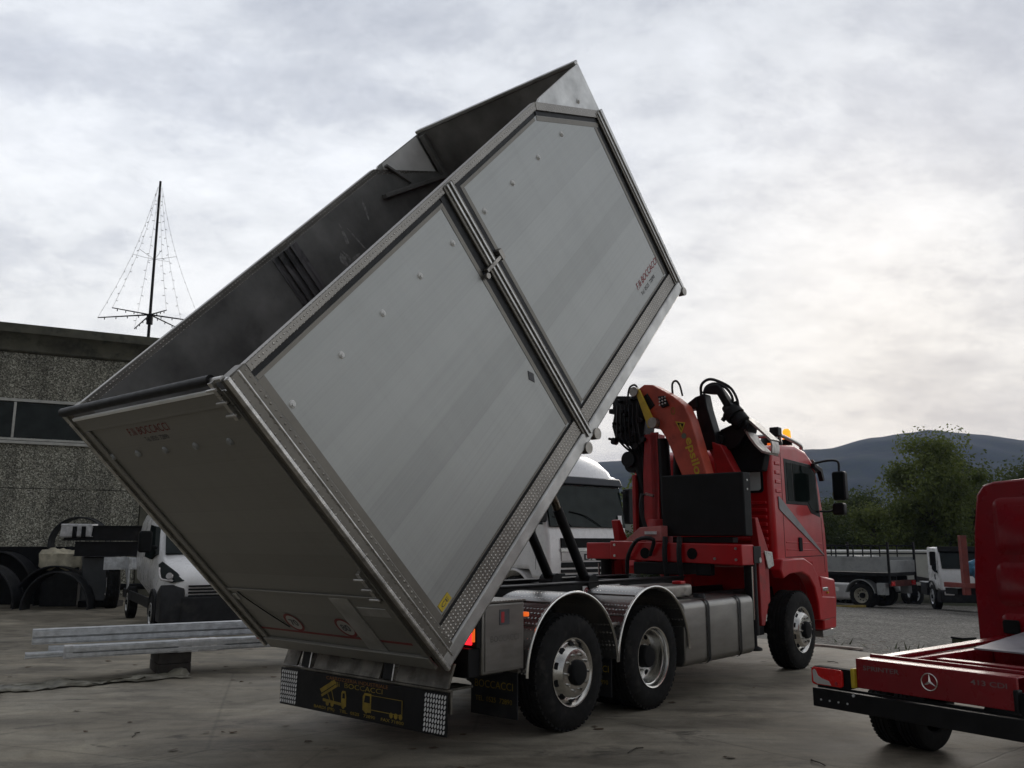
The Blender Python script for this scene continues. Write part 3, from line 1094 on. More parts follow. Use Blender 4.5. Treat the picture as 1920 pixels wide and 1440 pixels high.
        d = MB().box(-1.235, -.75, s * 1.251, s * 1.258, .66, 1.20).build('door', TANK_S, tb, .003)
        text('BOCCACCI', (-.99, s * 1.259, .92), (-s * 1, 0, 0) if s > 0 else (1, 0, 0), (0, 0, 1), INK_E, tb, width=.36, name='lettering')
        MB().box(-1.06, -.93, s * 1.259, s * 1.262, 1.03, 1.16).build('latch_recess', INK_K, tb, .002)
        MB().box(-1.04, -1.0, s * 1.2625, s * 1.264, 1.05, 1.14).build('latch_sticker', INK_R, tb)
        MB().cyl((-.70, s * 1.22, 1.10), (-.685, s * 1.27, 1.10), .022, .02, 12).build('marker_lamp', LAMP_ON2, T)
        MB().box(-.72, -.64, s * 1.16, s * 1.22, 1.06, 1.085).build('lamp_bracket', CHROME, T, .003)
    # tow coupling, black cross tube
    m = MB()
    m.box(-1.5, -1.42, -.95, .95, .80, .95)
    m.cyl((-1.62, 0, .78), (-1.40, 0, .78), .09, n=16)
    m.prism([(-1.40, .62), (-.95, .62), (-1.25, .86), (-1.40, .86)], 'y', -1.22, -.80)
    m.build('coupling', BLACK, T, .01)


rear_end()


def side_gear():
    # fuel tank
    m = MB().prism(rrect(-1.255, -.62, .35, 1.07, .09), 'x', 2.08, 3.82)
    ft = m.build('fuel_tank', TANK_S, T, .012)
    for x in (2.62, 3.42):
        s = MB()
        r = rrect(-1.262, -.613, .343, 1.077, .095)
        r2 = rrect(-1.270, -.605, .335, 1.085, .10)
        n = len(r)
        v = [(x - .028, *p) for p in r2] + [(x + .028, *p) for p in r2]
        s.add(v, [(k, (k + 1) % n, (k + 1) % n + n, k + n) for k in range(n)])
        s.build('strap', BLACK, ft)
    MB().cyl((2.86, -1.02, 1.07), (2.86, -1.02, 1.115), .075, .07, 20).build('filler_cap', PLASTIC, ft)
    ft2 = MB().prism(rrect(.62, 1.25, .38, 1.05, .09), 'x', 2.1, 3.6).build('air_tank', BLACK, T, .012)
    # stainless box above and behind the tank
    MB().prism(rrect(-1.0, -.56, 1.085, 1.235, .035), 'x', 1.98, 2.72).build('silencer_box', STEEL_D, T, .004)
    MB().box(2.50, 2.62, -.98, -.86, 1.236, 1.275).build('red_cap', RED, T, .01)
    # step / battery carrier
    m = MB()
    m.box(3.86, 4.62, -1.02, -.62, .5, 1.0)
    m.box(2.1, 4.6, -.60, -.47, .55, 1.05)
    m.build('battery_carrier', BLACK, T, .01)
    # tipping rams
    ux, uz = -.5446, .8387
    for y in (-.40, .12):
        r = empty('tipping_ram', (1.40, y, 1.27), 0, T)
        d = Vector((ux, 0, uz))
        MB().cyl((0, 0, 0), d * .98, .056, n=20).build('ram_barrel', BLACK, r)
        MB().cyl(d * .95, d * 1.9, .044, n=20).build('ram_stage', pm('oily_steel', (.10, .085, .06), .3, .9, .25, 6), r)
        MB().cyl((0, -.1, 0), (0, .1, 0), .10, n=18).build('trunnion', BLACK, r)


side_gear()


# ------------------------------------------------------------------ tipping body (own axes: X along floor, Z up the walls)
def tipping_body():
    L, H, HW = 5.65, 2.93, 1.275
    m = MB()
    m.box(0.06, L - .02, -HW + .05, HW - .05, .10, .16)            # floor
    for y in (-.42, .42):
        m.box(.05, L - .15, y - .06, y + .06, -.10, .099)
    for i in range(13):
        x = .3 + i * .43
        m.box(x - .03, x + .03, -1.15, 1.15, .02, .0985)
    TB = m.build('tipping_body', RED_D, T, .0)
    TB.location = (HX, 0, HZ)
    TB.rotation_euler = (0, -TILT, 0)
    fw = MB().box(L - .05, L, -HW + .045, HW - .045, .1605, H - .02)
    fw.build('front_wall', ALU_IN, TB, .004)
    MB().box(L - .06, L + .012, -HW + .02, HW - .02, H - .018, H + .02).build('top_rail', ALU, TB, .006)
    kx = 4.55
    for s in (-1, 1):
        def Y(a):
            return s * (HW - a)
        # inner skin (what one sees through the open top on the far side)
        sk = MB()
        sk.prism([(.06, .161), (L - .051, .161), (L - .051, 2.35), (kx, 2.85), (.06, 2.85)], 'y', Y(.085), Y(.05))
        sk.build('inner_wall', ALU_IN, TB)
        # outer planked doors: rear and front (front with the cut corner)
        sd = MB().prism([(.16, .30), (2.70, .30), (2.70, 2.80), (.16, 2.80)], 'y', Y(.049), Y(.022))
        sd.build('side_door', ALU_SIDE, TB)
        sd = MB().prism([(2.92, .30), (5.50, .30), (5.50, 2.27), (4.53, 2.80), (2.92, 2.80)], 'y', Y(.049), Y(.022))
        sd.build('side_door', ALU_SIDE, TB)
        it = MB().prism([(4.72, 2.80), (5.53, 2.40), (5.53, 2.90), (4.76, 2.90)], 'y', Y(.0525), Y(.058))
        it.build('corner_light_sheet', WHITE_M, TB)  # added white sheet; its colour stands in for light on the corner panel
        # fixed triangular panel up front
        tr = MB().prism([(4.60, 2.875), (L - .001, 2.33), (L - .001, H - .02), (4.70, H - .02)], 'y', Y(.048), Y(.02))
        tr.build('corner_panel', ALU, TB)
        # rails and posts
        r = MB()
        r.prism([(.10, .115), (5.60, .115), (5.60, .275), (.10, .275)], 'y', Y(.06), Y(.008))
        r.build('bottom_rail', TREAD, TB, .004)
        r = MB()
        r.box(-.02, 5.66, Y(.07), Y(-.006), -.035, .105)
        r.build('sill_rail', ALU, TB, .02)
        r = MB()
        r.prism([(.15, 2.845), (kx + .02, 2.845), (kx + .02, H - .012), (.15, H - .012)], 'y', Y(.075), Y(.004))
        r.build('top_rail', TREAD, TB, .006)
        r = MB()
        ax, az, bx, bz = kx + .022, H - .012, 5.56, 2.385
        nx, nz = (bz - az), -(bx - ax)
        ln = sqrt(nx * nx + nz * nz)
        nx, nz = nx / ln * .085, nz / ln * .085
        r.prism([(ax, az), (bx, bz), (bx + nx, bz + nz), (ax + nx, az + nz)], 'y', Y(.075), Y(.0))
        r.build('corner_rail', TREAD, TB, .004)
        # rubber seals: dark channel round each door
        sl_ = MB()
        w = .035
        for q in ([(.16, .277), (2.70, .277), (2.70, .299), (.16, .299)], [(2.92, .277), (5.5, .277), (5.5, .299), (2.92, .299)],
                  [(.16, 2.801), (2.70, 2.801), (2.70, 2.843), (.16, 2.843)], [(2.92, 2.801), (4.5, 2.801), (4.5, 2.843), (2.92, 2.843)]):
            sl_.prism(q, 'y', Y(.06), Y(.026))
        sl_.prism([(2.66, .30), (2.735, .30), (2.735, 2.84), (2.66, 2.84)], 'y', Y(.03), Y(.0195))
        sl_.prism([(2.895, .30), (2.965, .30), (2.965, 2.84), (2.895, 2.84)], 'y', Y(.03), Y(.0195))
        sl_.prism([(5.44, .30), (5.50, .30), (5.50, 2.24), (5.44, 2.27)], 'y', Y(.03), Y(.0195))
        sl_.prism([(ax + nx * 1.02, az + nz * 1.02), (bx + nx * 1.02, bz + nz * 1.02), (bx + nx * 1.55, bz + nz * 1.55), (ax + nx * 1.55, az + nz * 1.55)], 'y', Y(.03), Y(.0195))
        sl_.build('door_seal', PLASTIC, TB)
        # perforated trim strips just inside the seals
        tr = MB()
        tr.box(.165, 2.655, Y(.03), Y(.0185), 2.765, 2.799)
        tr.box(2.97, 4.46, Y(.03), Y(.0185), 2.765, 2.799)
        tr.box(2.61, 2.657, Y(.03), Y(.0185), .32, 2.763)
        tr.box(2.968, 3.012, Y(.03), Y(.0185), .32, 2.763)
        tr.box(.155, .225, Y(.03), Y(.0175), .30, 2.763)
        tr.box(5.395, 5.437, Y(.03), Y(.0185), .32, 2.25)
        tr.prism([(ax + nx * 1.6, az + nz * 1.6), (bx + nx * 1.6, bz + nz * 1.6), (bx + nx * 2.2, bz + nz * 2.2), (ax + nx * 2.2, az + nz * 2.2)], 'y', Y(.03), Y(.0185))
        tr.box(.23, 2.60, Y(.03), Y(.0185), .302, .318)
        tr.box(3.02, 5.38, Y(.03), Y(.0185), .302, .318)
        tr.build('perforated_trim', TREAD_D, TB)
        # posts
        p = MB()
        p.box(2.738, 2.892, Y(.08), Y(-.006), .02, 2.90)
        p.build('middle_post', TREAD_D, TB, .008)
        p = MB()
        p.box(2.775, 2.800, Y(.01), Y(-.022), .02, 2.90)
        p.box(2.832, 2.857, Y(.01), Y(-.022), .02, 2.90)
        p.build('post_ridge', ALU, TB, .005)
        p = MB()
        p.box(-.02, .15, Y(.12), Y(-.004), .0, H - .005)
        p.build('corner_post', TREAD_D, TB, .012)
        p = MB()
        p.box(-.045, -.005, Y(.03), Y(-.016), -.03, H + .0)
        p.box(.06, .085, Y(.01), Y(-.012), .02, H - .01)
        p.build('post_ridge', STEEL, TB, .012)
        p = MB()
        p.box(5.503, 5.60, Y(.07), Y(-.004), .11, 2.37)
        p.build('front_post', TREAD_D, TB, .006)
        p = MB()
        p.box(5.60, 5.655, Y(.05), Y(-.014), -.03, 2.36)
        p.box(5.535, 5.56, Y(.01), Y(-.016), .12, 2.36)
        p.build('post_ridge', ALU, TB, .008)
        # sill lugs under the middle and front posts
        p = MB()
        p.cyl((2.70, Y(.06), -.055), (2.70, Y(-.02), -.055), .06, n=16)
        p.cyl((2.92, Y(.06), -.055), (2.92, Y(-.02), -.055), .06, n=16)
        p.cyl((5.60, Y(.06), -.055), (5.60, Y(-.02), -.055), .05, n=16)
        p.each('hinge_lug', STEEL_D, TB)
        # lock caps
        for x, z in ((.27, 2.47), (.86, 2.47), (1.42, 2.47), (1.98, 2.47), (2.52, 2.47), (3.10, 2.47), (3.66, 2.47), (4.22, 2.47), (4.77, 2.47), (5.33, 2.60)):
            c = MB().cyl((x, Y(.025), z), (x, Y(.0115), z), .034, .024, 14)
            c.cyl((x - .004, Y(.01), z - .004), (x - .004, Y(.001), z - .004), .014, .012, 8)
            c.build('lock_cap', WHITE_M, TB)
        # latch over the middle post, little inspection plate
        c = MB()
        c.box(2.68, 2.95, Y(.02), Y(-.032), 2.05, 2.085)
        c.box(2.93, 2.985, Y(.02), Y(-.04), 2.03, 2.13)
        c.cyl((2.66, Y(.0), 2.03), (2.66, Y(-.03), 2.03), .03, n=12)
        c.build('latch', STEEL_D, TB, .003)
        MB().prism([(2.53, .915), (2.575, .985), (2.53, 1.055), (2.485, .985)], 'y', Y(.023), Y(.017)).build('warning_plate', INK_K, TB)
        st = MB().prism([(.245, .335), (.395, .335), (.395, .405), (.245, .405)], 'y', Y(.023), Y(.0165)).build('sticker', YELLOW, TB)
        X = (1, 0, 0) if s < 0 else (-1, 0, 0)
        text('F.lli BOCCACCI', (5.08, Y(.0215), .545), X, (0, 0, 1), INK_R, TB, width=.62, height=.075, shear=.28)
        text('Tel. 0525  72890', (5.00, Y(.0215), .435), X, (0, 0, 1), INK_K, TB, width=.40, height=.045)
        text('CE', (.32, Y(.0165), .37), X, (0, 0, 1), INK_K, TB, width=.10, height=.035)
    # inside: pressed centre pillar and gusset bar of the far wall
    p = MB()
    for x in (2.70, 2.80, 2.90):
        p.box(x - .022, x + .022, HW - .12, HW - .0855, .17, 2.84)
    p.box(2.60, 3.0, HW - .095, HW - .0855, .17, 2.84)
    p.build('inner_pillar', pm('scuffed_aluminium', (.15, .145, .15), .5, .6, .4, 3, .2, 30, stretch=(6, 6, .6), dirt=(4, .5, (.05, .05, .05), .8)), TB, .004)
    p = MB()
    p.bar((4.45, HW - .11, 2.60), (5.59, HW - .11, 2.29), .05, .09, up=(0, 1, 0))
    p.bar((4.75, HW - .10, 2.87), (4.98, HW - .10, 2.52), .03, .05, up=(0, 1, 0))
    p.box(5.54, 5.598, HW - .16, HW - .0855, .17, 2.88)
    p.build('inner_brace', ALU_IN, TB, .004)
    # scuffs and chalk smears on the far inner wall
    sc = MB()
    random.seed(3)
    for x, z, lx, lz in ((3.62, 2.55, .03, .16), (3.42, 2.35, .05, .10), (3.50, 2.32, .02, .15), (3.75, 2.42, .015, .2), (3.58, 2.28, .12, .02), (4.1, 2.6, .02, .14)):
        a = random.uniform(-.4, .4)
        pts = []
        for k in range(10):
            t = 2 * pi * k / 10
            rr = random.uniform(.55, 1.1)
            px_, pz_ = cos(t) * lx * rr, sin(t) * lz * rr
            pts.append((x + px_ * cos(a) - pz_ * sin(a), HW - .0868, z + px_ * sin(a) + pz_ * cos(a)))
        sc.add(pts, [tuple(range(10))])
    sc.each('scuff', pm('bare_scuff', (.30, .30, .29), .6, .2, .3, 30), TB, smooth=False)
    # ---- tailgate
    tg = MB().box(-.018, .012, -HW + .125, HW - .125, .10, 2.83).build('tailgate', ALU_TAIL, TB, .003)
    f = MB()
    f.box(-.04, -.019, -HW + .125, HW - .125, 2.72, 2.845)
    f.box(-.04, -.019, -HW + .125, -HW + .20, .12, 2.715)
    f.box(-.04, -.019, HW - .20, HW - .125, .12, 2.715)
    f.box(-.034, -.019, -HW + .20, HW - .20, .765, .80)
    f.box(-.05, -.019, -HW + .125, HW - .125, -.02, .115)
    f.build('tailgate_frame', ALU_TAIL, TB, .006)
    f = MB()
    f.box(-.03, -.0185, -.66, -.42, .12, .76)
    f.box(-.026, -.0185, -1.06, -.70, .56, .66)
    f.box(-.026, -.0185, 1.0, 1.08, .64, .72)
    f.each('patch_plate', ALU, TB, .003)
    MB().box(-.055, -.03, -HW + .14, HW - .14, 2.846, 2.872).build('top_edge', WHITE_M, TB, .003)
    MB().cyl((-.02, -HW + .20, 2.935), (-.02, HW - .0, 2.935), .038, n=18).build('sheet_roller', BLACK, TB)
    MB().cyl((-.02, -HW + .06, 2.93), (-.02, -HW + .20, 2.93), .02, n=10).build('roller_spindle', STEEL, TB)
    X = (0, -1, 0); Z = (0, 0, 1)
    text('F.lli BOCCACCI', (-.0185, .19, 2.635), X, Z, pm('dirty_red_film', (.17, .025, .025), .6), TB, width=.64, height=.075, shear=.15)
    text('Tel. 0525  72890', (-.0185, .16, 2.545), X, Z, INK_K, TB, width=.36, height=.045)
    for y in (1.08, .63, .18, -.28, -.75):
        c = MB().cyl((-.018, y, 2.42), (-.036, y, 2.42), .034, .024, 14)
        c.cyl((-.03, y - .01, 2.41), (-.04, y - .01, 2.41), .014, .012, 8)
        c.build('lock_cap', GREYP, TB)
    MB().box(-.0202, -.0184, -HW + .21, HW - .14, .225, .25).build('red_stripe', pm('dirty_red_film', (.17, .025, .025), .6), TB)
    for y in (.43, -.31):
        e = ellipse((-.0212, y, .37), .115, .115, X, Z, 28)
        e.build('speed_disc', pm('dirty_white_film', (.34, .33, .30), .6), TB, smooth=False)
        e = ellipse((-.0222, y, .37), .118, .118, X, Z, 28, .78)
        e.build('speed_ring', pm('dirty_red_film', (.17, .025, .025), .6), TB, smooth=False)
        text('70' if y > 0 else '80', (-.0214, y, .37), X, Z, INK_K, TB, height=.085, bold=.02)
    for z in (2.78, .95):
        b = MB()
        b.box(-.075, -.041, -HW + .13, -HW + .17, z - .16, z + .16)
        for dz in (-.11, 0, .11):
            b.cyl((-.085, -HW + .10, z + dz), (-.085, -HW + .21, z + dz), .012, n=8)
        b.build('hinge', STEEL, TB, .002)
    # red rubber-capped corner on the far bottom and dangling lead
    MB().prism([(.0, .02), (.0, .16), (-.05, .09)], 'y', HW - .02, HW + .01).build('corner_marker', INK_R, TB)
    cb = MB().tube([(-.022, .95, .75), (-.03, .90, .70), (-.03, .78, .55), (-.03, .66, .42), (-.025, .56, .30)], .006, 5, 2)
    cb.build('cable', BLACK_M, TB)


tipping_body()


# ------------------------------------------------------------------ cab
def cab():
    W2 = 1.14
    prof = [(4.84, 1.38), (4.80, 2.85), (4.84, 3.02), (5.0, 3.10), (5.7, 3.16), (6.1, 3.10), (6.40, 2.93), (6.56, 2.55), (6.70, 1.95), (6.74, 1.2), (6.72, .62), (6.30, .62), (6.05, 1.38)]
    c = MB().prism(prof, 'y', -W2, W2).build('cab', RED, T, .07, seg=4)
    # wheel arch and step side, wider than the cab
    for s in (-1, 1):
        a = MB()
        a.prism([(4.70, 1.36), (4.78, 1.50), (5.50, 1.51), (5.80, 1.42), (6.0, 1.22), (6.10, .95), (6.60, .92), (6.60, .62), (6.12, .60), (5.96, .62), (5.94, .86), (5.84, 1.08), (5.66, 1.24), (5.42, 1.31), (5.0, 1.30), (4.78, 1.24)], 'y', s * 1.1, s * 1.262)
        a.build('wheel_arch', RED, c, .02)
        st = MB()
        st.prism([(6.14, .46), (6.62, .46), (6.70, .90), (6.66, 1.18), (6.12, 1.24)], 'y', s * .9, s * 1.245)
        st.build('step_panel', RED, c, .03)
        g = MB()
        g.box(6.16, 6.36, s * 1.23, s * 1.256, 1.02, 1.075)
        g.box(6.14, 6.34, s * 1.23, s * 1.256, .60, .655)
        g.each('step_light', CHROME, c, .01)
        MB().box(6.20, 6.62, s * .95, s * 1.2, .35, .45).build('step', ALU, c, .01)
        # door outline and glass
        w = MB()
        w.prism([(5.26, 2.27), (5.24, 2.93), (6.20, 2.90), (6.40, 2.78), (6.50, 2.10), (6.14, 2.16), (6.02, 2.27)], 'y', s * (W2 - .02), s * (W2 + .004))
        wf = w.build('window_frame', BLACK, c, .01)
        w = MB()
        w.prism([(5.34, 2.32), (5.32, 2.87), (5.50, 2.87), (5.52, 2.32)], 'y', s * (W2), s * (W2 + .008))
        w.prism([(5.56, 2.32), (5.54, 2.87), (6.18, 2.85), (6.34, 2.74), (6.43, 2.17), (6.17, 2.22), (6.04, 2.32)], 'y', s * (W2), s * (W2 + .0075))
        w.build('side_window', GLASS_L, c)
        dl = MB()
        for p in ([(5.14, 1.52), (5.15, 1.52), (5.15, 3.0), (5.14, 3.0)], [(6.56, 1.28), (6.57, 1.28), (6.53, 2.1), (6.52, 2.1)], [(5.14, 1.525), (6.56, 1.535), (6.56, 1.525), (5.14, 1.515)]):
            dl.prism(p, 'y', s * (W2 - .01), s * (W2 + .002))
        dl.build('door_gap', BLACK_M, c)
        ws = MB()
        for z in (1.62, 1.72):
            ws.prism([(5.2, z), (6.5, z - .02), (6.5, z), (5.2, z + .02)], 'y', s * (W2 - .01), s * (W2 + .006))
        ws.each('door_crease', RED, c, .006)
        rb = MB()
        for k in range(5):
            z = 2.42 + k * .13
            rb.box(4.93, 5.10, s * (W2 - .01), s * (W2 + .012), z, z + .055)
        rb.each('side_rib', RED, c, .012)
        MB().prism([(4.99, 2.37), (5.03, 2.365), (6.56, 1.54), (6.50, 1.55), (5.05, 2.17), (5.0, 2.2)], 'y', s * (W2 - .01), s * (W2 + .0125)).build('stripe', STRIPE, c)
        h = MB()
        h.box(5.62, 5.74, s * (W2 - .01), s * (W2 + .02), 1.60, 1.80)
        h.build('door_handle', BLACK_M, c, .02)
        # mirrors on an arm
        mr = MB()
        mr.tube([(6.42, s * 1.12, 2.93), (6.50, s * 1.30, 2.97), (6.56, s * 1.44, 2.95), (6.56, s * 1.45, 2.80)], .018, 8, 3)
        mr.tube([(6.5, s * 1.12, 2.2), (6.53, s * 1.3, 2.2), (6.56, s * 1.44, 2.3)], .014, 8, 3)
        mb = mr.build('mirror_arm', BLACK, c)
        b = MB()
        b.prism(rrect(s * 1.45 - .10, s * 1.45 + .10, 2.36, 2.80, .04), 'x', 6.50, 6.64)
        b.prism(rrect(s * 1.43 - .09, s * 1.43 + .09, 2.14, 2.32, .04), 'x', 6.48, 6.62)
        b.build('mirror', BLACK, c, .02)
        MB().prism(rrect(s * 1.45 - .08, s * 1.45 + .08, 2.38, 2.78, .03), 'x', 6.494, 6.4995).build('mirror_glass', GLASS, c)
        MB().box(6.30, 6.36, s * 1.20, s * 1.262, .98, 1.01).build('marker_lamp', AMBER, c)
        # wing deflector
        MB().prism([(6.25, 2.92), (6.55, 2.86), (6.62, 2.68), (6.56, 2.66), (6.48, 2.80), (6.25, 2.86)], 'y', s * 1.13, s * 1.20).build('rain_deflector', BLACK, c, .008)
    # windscreen, visor
    MB().prism([(6.44, 2.90), (6.60, 2.46), (6.712, 1.93), (6.722, 1.93), (6.61, 2.47), (6.45, 2.905)], 'y', -1.0, 1.0).build('windscreen', GLASS_L, c)
    MB().prism([(6.40, 3.00), (6.72, 2.86), (6.73, 2.80), (6.40, 2.97)], 'y', -1.12, 1.12).build('sun_visor', pm('smoked_visor', (.32, .32, .31), .3, .2), c, .01)
    MB().prism([(6.735, 1.0), (6.755, 1.0), (6.755, 1.7), (6.735, 1.7)], 'y', -.85, .85).build('grille', BLACK_M, c)
    # rear window and louvres on the back wall
    MB().prism(rrect(-1.02, -.66, 2.42, 2.78, .05), 'x', 4.784, 4.815).build('window_frame', BLACK_M, c)
    MB().prism(rrect(-.99, -.69, 2.45, 2.75, .04), 'x', 4.780, 4.786).build('rear_window', pm('painted_daylight_pane', (.55, .62, .62), .3, 0, .06, 3), c)  # opaque pane; pale colour painted in for daylight coming through the cab
    l = MB()
    for k in range(8):
        z = 1.55 + k * .1
        l.box(4.79, 4.83, -1.05, -.5, z, z + .05)
    l.build('back_louvre', RED, c, .01)
    # roof: work lamp bar, beacon, horn
    l = MB()
    l.tube([(5.35, -1.0, 3.13), (5.35, -1.0, 3.27), (5.5, -1.0, 3.30), (6.15, -1.0, 3.22), (6.3, -.98, 3.16), (6.32, -.9, 3.05)], .03, 8, 2)
    l.tube([(5.5, -1.0, 3.30), (5.5, 1.0, 3.30)], .028, 8, 0)
    l.build('roof_bar', ALU, c)
    MB().box(5.30, 5.44, -1.06, -.92, 3.26, 3.40).build('work_lamp', PLASTIC, c, .015)
    MB().lathe([(.0, .20), (.10, .18), (.15, .10), (.16, 0), (.16, -.05)], (5.80, -.72, 3.21), 1, 20, 'z').build('air_horn_dome', BLACK, c)
    bc = empty('beacon', (6.02, -.88, 3.17), 0, c)
    MB().lathe([(.0, .115), (.075, .115), (.075, 0), (0, 0)], (0, 0, 0), 1, 20, 'z').build('beacon_base', BLACK, bc)
    MB().lathe([(.0, .285), (.035, .28), (.06, .25), (.065, .116), (0, .116)], (0, 0, 0), 1, 20, 'z').build('beacon_lens', BEACON, bc)
    MB().box(5.48, 5.52, -.88, -.80, 3.12, 3.19).build('marker_lamp', LAMP_ON2, c, .004)


cab()


# ------------------------------------------------------------------ crane
def crane():
    C = empty('crane', (0, 0, 0), 0, T)
    # outrigger beam across the chassis
    m = MB()
    m.prism([(.78, 1.49), (-1.24, 1.44), (-1.24, 1.70), (-.42, 1.715), (.78, 1.745)], 'x', 3.60, 3.95)
    m.prism([(1.22, 1.49), (.78, 1.49), (.78, 1.72), (1.22, 1.72)], 'x', 3.64, 3.91)
    m.build('outrigger_beam', RED, C, .012)
    m = MB()
    for y, z in ((.70, 1.69), (.70, 1.54), (.45, 1.53), (-1.16, 1.65), (-1.16, 1.51), (-.86, 1.52)):
        m.cyl((3.60, y, z), (3.585, y, z), .018, n=8)
    m.each('beam_bolt', STEEL, C)
    m = MB()
    for y in (-.53, .20):
        m.cyl((3.603, y, 1.58), (3.592, y, 1.58), .075, n=20)
    m.each('beam_opening', BLACK_M, C)
    m = MB()
    m.prism([(.55, 1.745), (.30, 1.93), (-.05, 1.95), (-.05, 1.745)], 'x', 3.63, 3.80)
    m.build('base_gusset', pm('pale_red_paint', (.48, .16, .15), .5, 0, .2, 5), C, .008)
    MB().box(3.60, 3.627, .02, .20, 1.835, 1.875).build('type_plate', INK_W, C)
    m = MB()
    m.box(3.55, 4.35, -.36, .36, 1.30, 1.46)
    m.box(3.62, 3.74, -.78, -.56, 1.30, 1.46)
    m.build('base_frame', BLACK, C, .01)
    # slewing column
    m = MB()
    m.lathe([(0, 1.46), (.30, 1.46), (.30, 1.60), (.24, 1.68), (.21, 2.0), (.20, 2.05), (0, 2.05)], (4.15, .25, 0), 1, 28, 'z')
    m.prism([(.46, 1.75), (.47, 2.7), (.43, 3.28), (.22, 3.28), (.20, 2.7), (.24, 1.75)], 'x', 4.02, 4.26)
    m.build('column', RED_D, C, .015)
    m = MB()
    m.box(4.05, 4.25, .62, .68, 1.78, 2.70)
    m.box(4.02, 4.06, .20, .33, 1.9, 3.3)
    m.build('column_cover', RED_D, C, .01)
    # lift ram and hose runs, black
    m = MB()
    m.cyl((4.1, .12, 1.9), (4.05, .13, 3.2), .085, n=18)
    m.cyl((4.2, .40, 1.9), (4.1, .62, 3.0), .07, n=16)
    m.cyl((4.05, -.05, 2.0), (4.02, -.12, 3.05), .06, n=16)
    m.each('lift_ram', BLACK, C)
    # main boom: bent box section
    m = MB()
    out = [(.42, 3.92), (.30, 3.985), (.16, 3.965), (-.17, 3.765), (-.34, 3.62), (-.44, 3.40), (-.68, 2.55), (-.31, 2.55), (-.06, 3.14), (.03, 3.28), (.15, 3.42), (.36, 3.80)]
    m.prism(out, 'x', 3.84, 4.08)
    mb = m.build('main_boom', ORANGE, C, .015)
    m = MB()
    m.prism([(.32, 3.80), (.24, 3.85), (.12, 3.66), (.20, 3.60)], 'x', 3.828, 3.8405)
    m.prism([(.06, 3.78), (-.05, 3.78), (-.12, 3.63), (.0, 3.61)], 'x', 3.81, 3.8405)
    m.each('valve_plate', BLACK, C, .006)
    m = MB()
    for i in range(3):
        for j in range(3):
            m.cyl((3.81, .02 - i * .045, 3.74 - j * .045 + i * .01), (3.795, .02 - i * .045, 3.74 - j * .045 + i * .01), .014, n=8)
    m.each('hose_fitting', STEEL, C)
    # yellow link lever
    m = MB()
    m.prism([(.41, 3.90), (.37, 3.93), (.335, 3.90), (.14, 3.50), (.05, 3.36), (.20, 3.33), (.27, 3.52)], 'x', 3.76, 3.805)
    m.build('link_lever', YELLOW, C, .008)
    m = MB()
    m.cyl((3.74, .12, 3.40), (4.1, .12, 3.40), .075, n=18)
    m.cyl((3.74, .42, 3.88), (4.3, .42, 3.88), .07, n=18)
    m.each('pin', STEEL_D, C)
    # lettering and signs on the boom (vertical text running down the arm)
    dv = Vector((0, -.22, -.85)).normalized()
    uv = Vector((0, .85, -.22)).normalized() * -1
    text('epsilon', (3.84, -.47, 2.845), dv, -uv if dv.cross(-uv).x < 0 else uv, YELLOW, C, width=.64, height=.155, thick=.003, bold=.02)
    t3 = MB().add([(3.8365, -.20, 3.40), (3.8365, -.36, 3.37), (3.8365, -.295, 3.22)], [(0, 1, 2)])
    t3.build('warning_sign', YELLOW, C, smooth=False)
    t4 = MB().add([(3.834, -.232, 3.378), (3.834, -.336, 3.358), (3.834, -.292, 3.262)], [(0, 1, 2)])
    t4.build('warning_symbol', BLACK, C, smooth=False)
    t5 = MB().add([(3.832, -.27, 3.36), (3.832, -.292, 3.355), (3.832, -.30, 3.32), (3.832, -.315, 3.318), (3.832, -.293, 3.275), (3.832, -.283, 3.31), (3.832, -.27, 3.315)], [tuple(range(7))])
    t5.build('warning_symbol', YELLOW, C, smooth=False)
    ellipse((3.8365, -.33, 3.185), .04, .04, (0, -1, 0), (0, 0, 1), 18).build('round_sticker', pm('green_grey_film', (.12, .15, .11), .6), C, smooth=False)
    ellipse((3.8365, -.17, 3.55), .035, .055, (0, -1, 0), (0, 0, 1), 18, .7).build('round_sticker', INK_Y, C, smooth=False)
    # valve block and hose bundle on the far end
    random.seed(8)
    m = MB()
    m.prism([(1.02, 3.92), (.50, 3.86), (.42, 3.55), (.50, 3.05), (.95, 3.22), (1.02, 3.45), (.98, 3.62)], 'x', 4.06, 4.34)
    m.box(4.1, 4.3, .98, 1.10, 3.66, 3.73)
    m.box(4.1, 4.3, .52, .70, 2.95, 3.1)
    m.cyl((4.1, .72, 2.86), (4.3, .72, 2.86), .12, n=18)
    m.box(4.12, 4.3, .475, .615, 1.75, 3.2)
    m.cyl((3.98, .70, 2.93), (4.3, .70, 2.93), .115, n=20)
    m.prism([(.95, 3.24), (.70, 3.12), (.62, 2.9), (.45, 2.6), (.45, 3.3)], 'x', 4.08, 4.3)
    for k in range(22):
        y = random.uniform(.42, 1.02); z = random.uniform(3.1, 3.85)
        m.cyl((4.06, y, z), (3.98 - random.random() * .05, y + random.uniform(-.02, .02), z), random.uniform(.02, .05), n=8)
    for k in range(9):
        z = 3.2 + k * .075
        m.box(4.1 + random.uniform(-.05, .05), 4.25, .95, .98 + random.uniform(.0, .09), z + random.uniform(-.02, .02), z + random.uniform(.03, .07))
    for k in range(6):
        y = .52 + k * .07
        m.tube([(4.0, y, 3.75), (3.95, y - .02, 3.4), (3.98, y - .04, 3.2), (4.1, y * .3 + .33, 2.95)], .017, 6, 2)
    m.build('valve_block', BLACK, C, .004)
    m = MB()
    m.tube([(4.0, .70, 3.72), (4.0, .66, 3.98), (4.0, .56, 4.03), (4.0, .50, 3.95), (4.0, .48, 3.85)], .016, 6, 3)
